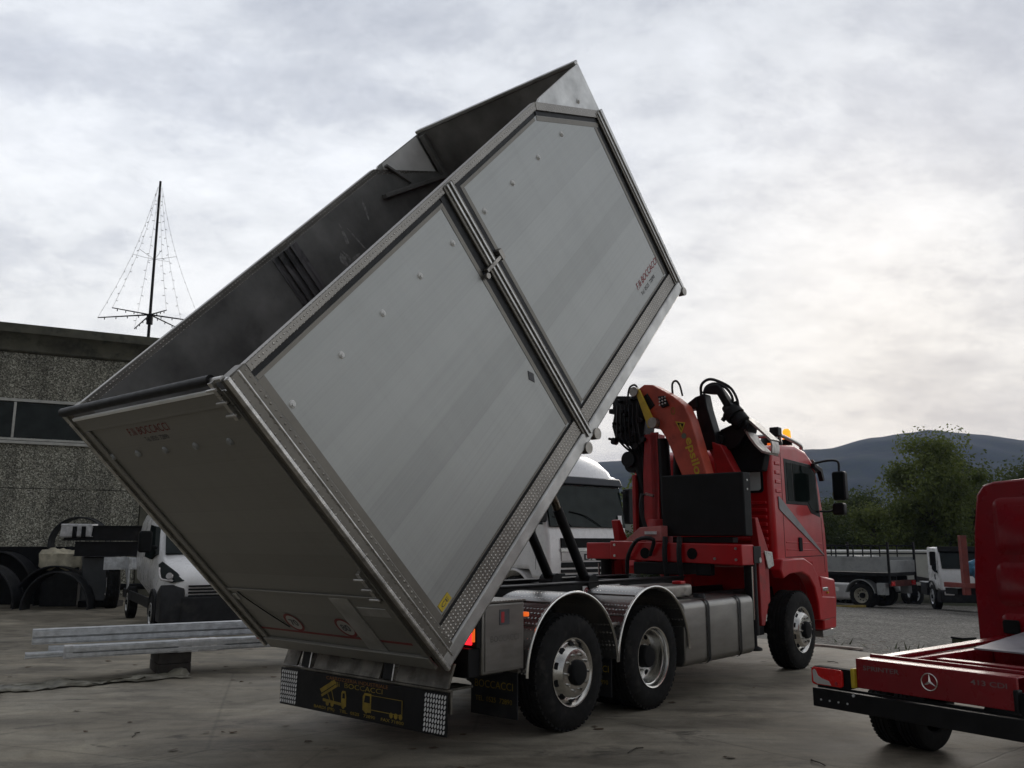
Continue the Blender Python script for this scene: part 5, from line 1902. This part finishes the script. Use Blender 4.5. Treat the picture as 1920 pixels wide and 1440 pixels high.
def clutter():
    g = 'black plastic mudguards piled by the hall'

    def mg(label, x, y, w, h, deg=0, depth=.5, z=0.0, half=(0, 180), tilt=0.0):
        o = empty('spare_mudguard', (x, y, z), radians(deg))
        o.rotation_euler = (tilt, 0, radians(deg))
        tag(o, label, 'mudguard', g)
        m = MB().arc((0, 0), h, half[0], half[1], -depth / 2, depth / 2, .025, 30, sx=w / 2 / h)
        m.build('shell', PLASTIC, o, .004)
        b = MB()
        for yy in (-depth / 2, depth / 2):
            pts = [(w / 2 * cos(radians(a)), yy, h * sin(radians(a))) for a in range(half[0], half[1] + 1, 6)]
            b.tube(pts, .02, 6, 0)
        b.build('edge_bead', PLASTIC, o)
        return o
    mg('foremost black plastic mudguard arch standing on the concrete', -11.55, 22.75, 1.62, .93, 6, .52)
    mg('taller black mudguard arch tucked behind the foremost arch', -12.0, 23.5, 1.95, 1.06, 8, .6)
    mg('black mudguard arch at the far left edge', -13.55, 22.9, 1.75, 1.10, 4, .6)
    mg('wide black mudguard arch leaning in the back left corner', -13.9, 24.2, 2.2, 1.42, 0, .6)
    mg('big black hoop mudguard perched high above the pile', -12.05, 24.6, 1.55, .74, 4, .35, 1.62, (-10, 190))
    # low dark boxes under the hoop
    o = empty('dark_crate', (-12.3, 25.0, 0), .12)
    tag(o, 'long low dark crate carrying the hoop mudguard against wall', 'crate')
    MB().box(-1.9, .9, -.45, .45, 0, 1.55).build('panel', BLACK_M, o, .02)
    # cream draped sheet over a box
    o = empty('draped_crate', (-12.05, 23.95, 0), .08)
    tag(o, 'crate draped with a cream sheet behind the mudguard arches', 'crate')
    MB().box(-.5, .45, -.25, .3, 0, 1.36).build('panel', PLASTIC, o, .02)
    random.seed(4)
    m = MB()
    NX, NY = 14, 10
    vs = []
    for j in range(NY):
        for i in range(NX):
            u = i / (NX - 1); v = j / (NY - 1)
            x = -.58 + 1.1 * u + random.uniform(-.02, .02)
            if v < .5:
                y, z = -.29 - .03 * random.random() - .02 * sin(u * 20), 1.05 + .37 * v * 2 - .12 * abs(sin(u * 7)) * (1 - 2 * v)
            else:
                y, z = -.28 + (v - .5) * 2 * .6, 1.41 + .10 * sin(u * 5 + v * 4) * (1 - abs(u - .4)) + random.uniform(0, .03) + .16 * max(0, 1 - abs(u - .3) * 4)
            vs.append((x, y, z))
    m.add(vs, [(j * NX + i, j * NX + i + 1, (j + 1) * NX + i + 1, (j + 1) * NX + i) for j in range(NY - 1) for i in range(NX - 1)])
    s = m.build('sheet', CREAM, o)
    so_ = s.modifiers.new('thick', 'SOLIDIFY'); so_.thickness = .01
    # stacked black chassis beams with a film-wrapped end
    def beam(label, x0, x1, y, z0, z1, dy, wrap=None):
        o = empty('chassis_beam', (x0, y, 0), .06)
        tag(o, label, 'steel beam', 'black beams stacked beside the van')
        L = x1 - x0
        m = MB()
        m.box(0, L, -dy, dy, z1 - .03, z1)
        m.box(0, L, -dy, dy, z0, z0 + .03)
        m.box(0, L, -dy + .05, -dy + .08, z0 + .03, z1 - .03)
        m.build('section', BLACK, o, .004)
        if wrap:
            w = MB().prism(rrect(-dy - .02, dy + .02, z1 - .30, z1 + .04, .04), 'x', -.06, .72)
            w.v = [(x + random.uniform(-.03, .03), yy + random.uniform(-.012, .012), z + random.uniform(-.015, .015)) for x, yy, z in w.v]
            w.build('film_wrap', FOIL, o)
            w = MB()
            for xx in (.25, .48):
                w.prism(rrect(-dy - .05, dy + .05, z1 - .31, z1 - .02, .02), 'x', xx, xx + .10)
            w.build('strap', BLACK_M, o)
        return o
    beam('upper black beam with its near end wrapped in film', -11.75, -7.6, 23.2, 1.72, 2.11, .16, True)
    beam('middle black beam below the film wrapped beam', -11.45, -7.6, 23.35, 1.32, 1.70, .30)
    o = empty('dark_tank', (-10.9, 23.7, 0), .06)
    tag(o, 'dark upright tank standing under the stacked black beams', 'tank')
    MB().prism(rrect(-.48, .30, -.3, .35, .1), 'z', .16, 1.30).build('shell', pm('slate_plastic', (.05, .055, .06), .5), o, .03)
    MB().box(-.5, .47, -.25, .3, 0, .158).build('base', BLACK_M, o, .01)
    # trailer axle end with one broad tyre and galvanised bracket
    o = empty('trailer_chassis', (-10.4, 23.3, 0), radians(-62))
    tag(o, 'galvanised trailer frame on a broad black tyre beside van', 'trailer')
    wheel(o, 0, -.21, -1, 'dish', R=.53)
    wheel(o, 0, 2.0, 1, 'dish', R=.53)
    MB().cyl((0, -.1, .53), (0, 1.9, .53), .08, n=14).build('axle', BLACK, o)
    m = MB()
    m.box(-1.0, 1.6, .18, .26, 1.02, 1.30)
    m.box(-1.0, 1.6, 1.4, 1.48, 1.02, 1.30)
    m.box(1.0, 1.08, .27, 1.39, 1.02, 1.28)
    m.box(.30, .345, -.32, 1.2, .98, 1.30)
    m.prism([(.2, 1.02), (1.3, 1.02), (1.3, .35), (1.12, .35), (1.05, .72), (.6, .85)], 'y', .20, .24)
    m.build('frame', GALV, o, .006)


clutter()


# ================================================================== FAR SIDE: PARKED VEHICLES
def far_side():
    # dropside lorry seen from its rear quarter
    fwd = Vector((-.66, .75)).normalized()
    F = empty('dropside_lorry', (14.9, 36.6, -.9), frame_of(fwd))
    tag(F, 'old grey dropside lorry with tall stake posts beyond the gravel', 'lorry')
    # local: X forward, Y left (left side faces the camera)
    m = MB()
    m.box(-1.25, 5.2, -1.15, 1.15, 1.28, 1.42)
    for y in (-.45, .45):
        m.box(-1.2, 7.0, y - .05, y + .05, .95, 1.27)
    m.build('bed', BLACK, F, .01)
    for s in (-1, 1):
        MB().box(-1.2, 1.6, s * 1.12, s * 1.16, 1.43, 2.02).build('drop_side', GREYP, F, .008)
        MB().box(1.66, 5.1, s * 1.12, s * 1.16, 1.43, 2.02).build('drop_side', GREYP, F, .008)
        for x in (-1.24, 1.63, 5.14):
            MB().box(x - .04, x + .04, s * 1.10, s * 1.18, 1.0 if x < 0 else 1.3, 2.62).build('corner_stake', BLACK, F, .006)
        for x in (-.55, .2, .95, 2.4, 3.3, 4.2):
            MB().box(x - .02, x + .02, s * 1.12, s * 1.16, 2.0, 2.5).build('stake', BLACK, F)
        MB().box(-1.24, 5.14, s * 1.115, s * 1.165, 2.44, 2.50).build('top_rail', BLACK, F)
    MB().box(-1.27, -1.22, -1.08, 1.08, 1.43, 1.9).build('tailboard', GREYP, F, .006)
    MB().box(-1.24, -1.20, -1.1, 1.1, .88, 1.12).build('rear_bar', pm('dark_rust', (.10, .025, .018), .7, 0, .3, 6), F, .006)
    for s in (-1, 1):
        MB().box(-1.27, -1.24, s * .75, s * 1.05, .92, 1.08).build('tail_lamp', LENS_R, F)
        wheel(F, 0.0, s * 1.1, s, 'dish', R=.50, rimmat=pm('cream_rim', (.42, .40, .33), .5, 0, .1, 6), dual=True)
        wheel(F, 4.9, s * 1.1, s, 'steel', R=.50, rimmat=GALV)
        MB().arc((0, .5), .64, 10, 170, s * .66, s * 1.17, .03, 20).build('mudguard', GREYP, F)
        MB().box(-1.05, -.70, s * .85, s * 1.16, .55, 1.02).build('locker', GREYP, F, .02)
    MB().box(1.0, 3.2, .95, 1.0, .62, .80).build('side_guard', WHITE_M, F)
    c = MB().prism([(5.3, .7), (5.3, 2.7), (6.9, 2.7), (7.2, 1.7), (7.25, .6)], 'y', -1.1, 1.1).build('cab', GREYP, F, .08)
    # white rigid chassis lorry facing us
    fwd = Vector((-.20, -.98)).normalized()
    K = empty('white_chassis_lorry', (17.95, 34.7, -.95), frame_of(fwd))
    tag(K, 'white cab lorry without a body parked beyond the gravel', 'lorry')
    c = MB().prism([(0, .78), (.02, 1.25), (-.02, 1.62), (-.26, 2.42), (-.42, 2.48), (-1.75, 2.46), (-1.75, .78)], 'y', -1.12, 1.12).build('cab', WHITE, K, .07, seg=3)
    MB().prism([(-.03, 1.64), (.025, 1.64), (-.175, 2.28), (-.23, 2.28)], 'y', -1.02, 1.02).build('windscreen', GLASS_L, c, .01)
    MB().prism([(-.14, 2.27), (-.06, 2.30), (-.17, 2.50), (-.30, 2.50)], 'y', -1.08, 1.08).build('sun_visor', BLACK_M, c, .02)
    for s in (-1, 1):
        MB().prism([(-.22, 1.45), (-.42, 1.60), (-.40, 2.28), (-1.1, 2.28), (-1.1, 1.6), (-.8, 1.5)], 'y', s * 1.11, s * 1.127).build('side_window', GLASS, c)
        m = MB().prism(rrect(s * 1.28 - .1, s * 1.28 + .1, 1.75, 2.3, .05), 'x', -.3, -.18)
        m.tube([(-.3, s * 1.1, 1.55), (-.26, s * 1.25, 1.56), (-.24, s * 1.28, 1.75)], .015, 6, 1)
        m.build('mirror', BLACK_M, c, .01)
        MB().box(-.72, -.66, s * 1.12, s * 1.14, 1.2, 1.4).build('door_handle', BLACK_M, c)
        MB().arc((-1.3, .5), .64, 0, 150, s * .85, s * 1.17, .05, 20).build('wheel_arch', PLASTIC, c)
        MB().box(-.02, .10, s * .66, s * 1.02, .62, .76).build('headlight', LENS_W, K, .02)
        wheel(K, -1.3, s * 1.14, s, 'steel', R=.50, rimmat=GALV)
        wheel(K, -5.3, s * 1.14, s, 'steel', R=.50, rimmat=GALV)
    MB().prism([(-.6, .34), (.05, .34), (.08, .80), (-.3, .90)], 'y', -1.16, 1.16).build('bumper', PLASTIC, K, .04)
    m = MB()
    for y in (-.42, .42):
        m.box(-6.8, -1.3, y - .05, y + .05, .85, 1.1)
    m.box(-3.2, -2.2, -1.1, -.5, .5, 1.0)
    m.box(-2.1, -1.9, -1.0, 1.0, .9, 1.35)
    m.build('chassis', BLACK, K, .01)
    MB().box(-3.25, -2.15, -1.13, -.52, 1.0, 1.03).build('tank_top', GALV, K)
    # long pale trailer behind them
    P = empty('box_trailer', (13.3, 41.6, -1.25), radians(2))
    tag(P, 'long pale box trailer standing behind the dropside lorry', 'trailer')
    MB().box(0, 7.4, 0, 2.4, .95, 2.52).build('box', PALE, P, .02)
    MB().box(-.02, 7.42, -.02, 2.42, 2.40, 2.46).build('roof_rail', BLACK, P, .01)
    MB().box(-.02, 7.42, -.015, 2.415, 2.524, 2.58).build('roof_edge', WHITE_M, P, .01)
    MB().box(.2, 7.2, .3, 2.1, .6, .94).build('underframe', BLACK_M, P)
    text('SIMO', (5.35, -.001, 1.55), (1, 0, 0), (0, 0, 1), pm('faded_red_lettering', (.34, .13, .12), .6), P, width=.8, height=.24)
    for x in (1.0, 2.2, 5.6):
        wheel(P, x, .05, -1, 'steel', R=.5, rimmat=GALV)
    # two white vans between
    for i, (x, y, a, lab) in enumerate(((14.75, 39.4, -1.45, 'white van seen over the dropside lorry at its left stakes'), (16.05, 39.6, -1.62, 'white van seen over the dropside lorry at its right stakes'))):
        Vn = empty('parked_van', (x, y, -1.2), a)
        tag(Vn, lab, 'van', 'white vans behind the dropside lorry')
        b = MB().prism([(0, .5), (0, 1.1), (-.6, 1.4), (-1.2, 2.28), (-4.5, 2.36), (-4.5, .4), (-.1, .4)], 'y', -.92, .92).build('body', WHITE, Vn, .08)
        MB().prism([(-.62, 1.43), (-.58, 1.44), (-1.1, 2.18), (-1.16, 2.18)], 'y', -.8, .8).build('windscreen', GLASS, b)
        for s in (-1, 1):
            MB().prism([(-1.1, 1.45), (-1.35, 2.1), (-2.2, 2.15), (-2.2, 1.4)], 'y', s * .91, s * .93).build('side_window', GLASS, b)
            wheel(Vn, -.9, s * .94, s, 'steel', R=.34, rimmat=GALV)
            wheel(Vn, -3.7, s * .94, s, 'steel', R=.34, rimmat=GALV)
    # rust-red stake trailer with blue sheet
    Q = empty('stake_trailer', (15.95, 31.2, -.72), radians(8))
    tag(Q, 'rust red trailer with upright stake in front of white lorry', 'trailer')
    MB().box(-.11, .11, -.09, .09, .62, 2.68).build('stake', RUSTRED, Q, .01)
    MB().box(2.6, 2.82, -.09, .09, .62, 2.68).build('stake', RUSTRED, Q, .01)
    m = MB()
    m.box(-.12, 3.4, -.14, .14, .86, 1.02)
    m.box(.5, .7, -.1, 2.0, .8, .98)
    m.build('frame', RUSTRED, Q, .01)
    m = MB()
    m.box(-.2, 3.2, .2, .9, .62, .84)
    m.build('underframe', BLACK_M, Q, .01)
    for x in (2.2, 3.0):
        wheel(Q, x, -.02, -1, 'steel', R=.42, rimmat=BLACK_M)
        wheel(Q, x, 1.9, 1, 'steel', R=.42, rimmat=BLACK_M)
    random.seed(9)
    m = MB()
    n, k = 18, 10
    vs = []
    for j in range(k):
        for i in range(n):
            a = 2 * pi * i / n; p = pi * j / (k - 1)
            r = .42 * (1 + random.uniform(-.22, .22))
            vs.append((.62 * r / .42 * sin(p) * cos(a), .4 * sin(p) * sin(a) * r / .42, .40 + .40 * cos(p) * r / .42 - .1 * cos(a)))
    m.add(vs, [(j * n + i, j * n + (i + 1) % n, (j + 1) * n + (i + 1) % n, (j + 1) * n + i) for j in range(k - 1) for i in range(n)])
    bl = m.build('blue_sheet', BLUE, sharp=.3)
    bl.location = (16.75, 31.35, .28)
    tag(bl, 'crumpled light blue plastic sheet heaped on the rust red trailer', 'plastic sheet')
    # pale shed seen between the white cab and the crane
    s = empty('pale_shed', (5.2, 52, -1.3), 0)
    tag(s, 'low pale shed with flat roof far behind the crane', 'shed')
    MB().box(0, 5.2, 0, 6, 0, 4.55).build('wall', PALE, s)
    MB().box(-.2, 5.4, -.2, 6.2, 4.552, 4.75).build('roof', GREYP, s, .02)
    m = MB().box(.6, 4.6, -.03, -.002, 0, 3.2)
    m.build('door', pm('ribbed_door', (.26, .26, .25), .6, .2, .15, 3), s)


far_side()


# ------------------------------------------------------------------ small litter
def litter():
    o = MB().box(-.45, .45, -.06, .06, 0, .035).build('plank', pm('bleached_wood', (.34, .31, .27), .8, 0, .2, 8), bevel=.006)
    o.location = (5.42, 15.1, -.01); o.rotation_euler = (0, .03, -.55)
    tag(o, 'bleached plank lying on the gravel edge by front wheel', 'plank')
    o = empty('green_crate', (8.1, 16.1, -.17), .4)
    tag(o, 'small dull green crate on the gravel behind red frame', 'crate')
    GC = pm('dull_green_plastic', (.04, .05, .018), .7, 0, .25, 6)
    MB().box(-.16, .16, -.12, .12, 0, .20).build('box', GC, o, .01)
    MB().box(-.17, .17, -.13, .13, .201, .235).build('lid', BLACK_M, o, .008)
    o = MB().box(-.7, .7, -.05, .05, 0, .09).build('yellow_beam', pm('dull_yellow', (.22, .16, .03), .7, 0, .25, 6), bevel=.01)
    o.location = (13.05, 34.6, -.78); o.rotation_euler = (0, 0, .1)
    tag(o, 'dull yellow beam lying at the far gravel edge', 'beam')
    random.seed(33)
    spots = [(2.45, 7.35, .2), (1.05, 7.75, .24), (4.3, 12.6, .25), (4.7, 13.2, .22), (-3.4, 8.3, .2), (.35, 6.6, .12)]
    for i, (x, y, l) in enumerate(spots):
        m = MB()
        a = random.uniform(0, pi)
        pts = [(-l / 2, 0, .008), (-l * .15, l * random.uniform(-.12, .12), .014), (l * .2, l * random.uniform(-.12, .12), .012), (l / 2, 0, .008)]
        m.tube(pts, .005, 5, 2)
        m.tube([pts[2], (l * .3, l * .15, .012)], .004, 4, 0)
        o = m.build('twig', BARK)
        o.location = (x, y, 0); o.rotation_euler = (0, 0, a)
        tag(o, 'small dark broken twig lying loose on the concrete yard', 'twig', 'twigs scattered on the concrete')
    # dead leaves
    vs = MB()
    for i in range(520):
        if i < 380:
            t = random.uniform(0, 20); s = random.uniform(.05, 2.8) ** 1.0
            x = EX + ED.x * (t - 3) + .851 * s; y = EY + ED.y * (t - 3) + .525 * s; z = -.045 * s + .012
        else:
            x = random.uniform(-7, 5); y = random.uniform(5, 15); z = .004
            if (x - EX) * .851 + (y - EY) * .525 > -.3:
                continue
        r = random.uniform(.015, .045); a = random.uniform(0, 6.3)
        p = []
        for k in range(5):
            t = a + 2 * pi * k / 5
            p.append((x + r * cos(t) * 1.3, y + r * sin(t) * .8, z + random.uniform(0, .012)))
        vs.add(p, [tuple(range(5))])
    o = vs.build('fallen_leaves', pm('dead_leaf', (.085, .055, .030), .8, 0, .4, 2), smooth=False)
    tag(o, 'brown fallen leaves strewn along the gravel edge', 'leaves', kind='stuff')
    # weeds by the left of the gravel and under far vehicles
    wm = MB()
    for i in range(2600):
        t = random.uniform(-6, 30)
        q = random.choice((0, 1, 1))
        s = random.gauss(21.5, .9)
        if q == 0:
            t, s = random.uniform(2, 6), random.uniform(.6, 1.5)
            if random.random() < .93:
                continue
        x = EX + ED.x * (t - 3) + .851 * s; y = EY + ED.y * (t - 3) + .525 * s; z = -.045 * s
        h = random.uniform(.08, .28) * (.5 if q == 0 else 1); a = random.uniform(0, 6.3); w = .018
        wm.add([(x - w * cos(a), y - w * sin(a), z), (x + w * cos(a), y + w * sin(a), z), (x + random.uniform(-.1, .1), y + random.uniform(-.1, .1), z + h)], [(0, 1, 2)])
    o = wm.build('weeds', pm('weed_green', (.05, .065, .02), .7, 0, .4, 1.5), smooth=False)
    tag(o, 'rough weeds growing along the far edge of the gravel', 'weeds', kind='stuff')


litter()

# ================================================================== TREES
LEAF_A = leaf_mat('leaf_mid', (.06, .085, .018), (.16, .19, .05))
LEAF_B = leaf_mat('leaf_dark', (.028, .043, .012), (.085, .108, .03))


def crown_mesh(name, seed, w, h, n_clump, per, leaf, mat, spread=1.0, bottom=.18):
    rnd = random.Random(seed)
    vs, fs, tone = [], [], []
    clumps = []
    for i in range(n_clump):
        while True:
            x, y, z = rnd.uniform(-1, 1), rnd.uniform(-1, 1), rnd.uniform(-1, 1)
            r = sqrt(x * x + y * y + z * z)
            if .35 < r < 1:
                break
        zz = bottom * h + (z * .5 + .5) * h * (1 - bottom)
        taper = 1.0 - .62 * max(0, z) ** 1.3 - .15 * max(0, -z)
        clumps.append((x * w / 2 * taper, y * w / 2 * taper, zz, rnd.uniform(.10, .22) * w * spread, rnd.uniform(-.2, .2) + .12 * z))
    for cx, cy, cz, cr, tn in clumps:
        for k in range(per):
            d = Vector((rnd.gauss(0, 1), rnd.gauss(0, 1), rnd.gauss(0, .75)))
            d = d.normalized() * cr * rnd.random() ** .45
            c = Vector((cx, cy, cz)) + d
            if c.z < .1:
                continue
            n = (d.normalized() * .6 + Vector((rnd.uniform(-1, 1), rnd.uniform(-1, 1), rnd.uniform(-.2, 1)))).normalized()
            a = n.orthogonal().normalized()
            a = Matrix.Rotation(rnd.uniform(0, 6.28), 3, n) @ a
            b = n.cross(a)
            s = leaf * rnd.uniform(.6, 1.35)
            o = len(vs)
            vs += [c - a * s, c - a * s * .1 + b * s * .55 + n * s * .15, c + a * s, c + a * s * .1 - b * s * .55 - n * s * .12]
            fs.append((o, o + 1, o + 2, o + 3))
            tone.append(min(1, max(0, .45 + tn + rnd.uniform(-.25, .25))))
    me = bpy.data.meshes.new(name)
    me.from_pydata([tuple(v) for v in vs], [], fs)
    at = me.attributes.new('tone', 'FLOAT', 'FACE')
    at.data.foreach_set('value', tone)
    me.materials.append(mat)
    return me, clumps


def trunk_mesh(name, seed, h, r, clumps):
    rnd = random.Random(seed)
    m = MB()
    top = Vector((rnd.uniform(-.3, .3), rnd.uniform(-.3, .3), h * .8))
    mid = Vector((rnd.uniform(-.2, .2), rnd.uniform(-.2, .2), h * .4))
    m.cyl((0, 0, -.2), mid, r, r * .65, 10, False)
    m.cyl(mid, top, r * .65, r * .15, 8, False)
    for cx, cy, cz, cr, tn in clumps[::2]:
        t = min(1, max(0, (cz - h * .25) / (h * .7)))
        base = mid.lerp(top, t * .8) if cz > h * .4 else Vector((0, 0, cz * .55)).lerp(mid, .4)
        base = Vector((base.x, base.y, min(base.z, cz * .85)))
        p = base.lerp(Vector((cx, cy, cz)), .5) + Vector((0, 0, .15))
        m.cyl(base, p, r * .28, r * .16, 6, False)
        m.cyl(p, (cx, cy, cz), r * .16, r * .05, 5, False)
    o = m.build(name, BARK)
    me = o.data
    bpy.data.objects.remove(o)
    return me


def trees():
    kinds = []
    for i, (seed, w, h, nc, per, leaf, mat) in enumerate(((1, 5.2, 9.0, 66, 350, .09, LEAF_A), (2, 7.5, 7.2, 76, 300, .105, LEAF_B), (3, 5.2, 6.2, 56, 300, .09, LEAF_A), (4, 3.4, 6.4, 40, 75, .085, LEAF_A), (5, 8.5, 8.0, 84, 300, .115, LEAF_B))):
        me, cl = crown_mesh('crown', seed, w, h, nc, per, leaf, mat, spread=(.8 if i == 3 else 1.0))
        kinds.append((me, trunk_mesh('trunk', seed + 50, h, .2 if i != 3 else .1, cl)))
    spots = [  # x, y, kind, scale, rot, label
        (22.3, 46.0, 0, 1.0, .3, 'tallest bushy green tree rising behind the white chassis lorry'),
        (25.9, 50.0, 1, 1.02, 1.1, 'dark rounded tree just right of the tallest tree'),
        (31.0, 51.5, 4, .95, 2.0, 'dark broad tree at the right edge behind red cab'),
        (19.3, 46.5, 2, .80, 2.6, 'mid green tree just left of the tallest tree'),
        (16.6, 47.5, 1, .64, 4.0, 'low dark tree over the dropside lorry'),
        (18.6, 52.0, 4, .66, 5.1, 'dark wide tree behind the low tree over dropside lorry'),
        (13.9, 50.0, 4, .64, .7, 'dark tree behind the red truck mirror'),
        (22.2, 55.5, 1, .82, 3.3, 'dark tree filling the gap behind the tallest tree'),
        (27.0, 46.0, 2, .86, .9, 'small mid green tree beside the red chassis cab wall'),
        (6.15, 43.0, 3, 1.05, 1.9, 'thin sparse young tree between white cab and crane'),
        (8.3, 47.0, 1, .62, 2.2, 'low dark tree behind the crane column'),
        (11.2, 52.0, 1, .8, 5.6, 'dark tree hidden mostly behind the red cab'),
        (35.5, 50, 1, 1.0, 4.4, 'dark tree furthest right behind the red chassis cab'),
    ]
    for x, y, k, s, r, lab in spots:
        e = empty('tree', (x, y, -1.32), r)
        e.scale = (s, s, s)
        tag(e, lab, 'tree', 'trees behind the parked vehicles')
        for nm, me in (('crown', kinds[k][0]), ('trunk', kinds[k][1])):
            o = bpy.data.objects.new(nm, me)
            COL.objects.link(o)
            o.parent = e
    # long hedge-like wood behind
    rnd = random.Random(77)
    vs, fs, tone = [], [], []
    for i in range(26000):
        x = rnd.uniform(2, 60); d = rnd.random()
        y = 60 + rnd.uniform(0, 7) + .1 * (x - 20)
        top = 3.7 + 1.0 * sin(x * .55) + .8 * sin(x * 1.33 + 1) + .5 * sin(x * 3.1)
        z = -1.3 + (top + 1.3) * d ** .7
        c = Vector((x, y, z))
        n = Vector((rnd.uniform(-1, 1), rnd.uniform(-1.2, .4), rnd.uniform(-.1, 1))).normalized()
        a = Matrix.Rotation(rnd.uniform(0, 6.28), 3, n) @ n.orthogonal().normalized()
        b = n.cross(a); s = rnd.uniform(.14, .32)
        o = len(vs)
        vs += [c - a * s, c + b * s * .6, c + a * s, c - b * s * .6]
        fs.append((o, o + 1, o + 2, o + 3))
        tone.append(min(1, max(0, .4 + .3 * sin(x * 1.7 + z) * .5 + rnd.uniform(-.25, .25))))
    me = bpy.data.meshes.new('far_wood')
    me.from_pydata([tuple(v) for v in vs], [], fs)
    at = me.attributes.new('tone', 'FLOAT', 'FACE')
    at.data.foreach_set('value', tone)
    me.materials.append(LEAF_B)
    o = bpy.data.objects.new('far_wood', me)
    COL.objects.link(o)
    tag(o, 'dark continuous wood closing off the far side of yard', 'wood', kind='stuff')


trees()

# ------------------------------------------------------------------ haze
HZ_D = 0.00020
hm = bpy.data.materials.new('haze')
hm.use_nodes = True
q = NT(hm.node_tree)
q.n.remove(q.n['Principled BSDF'])
pv = q.node('ShaderNodeVolumePrincipled')
pv.inputs['Color'].default_value = (.46, .58, .86, 1)
pv.inputs['Density'].default_value = HZ_D
pv.inputs['Anisotropy'].default_value = .2
q.l.new(pv.outputs[0], q.n['Material Output'].inputs['Volume'])
hz = MB().box(-1520, 3020, -320, 3020, -4, 250).build('haze', hm, smooth=False)
tag(hz, 'thin blue evening haze over the yard and hills', 'haze', kind='stuff')
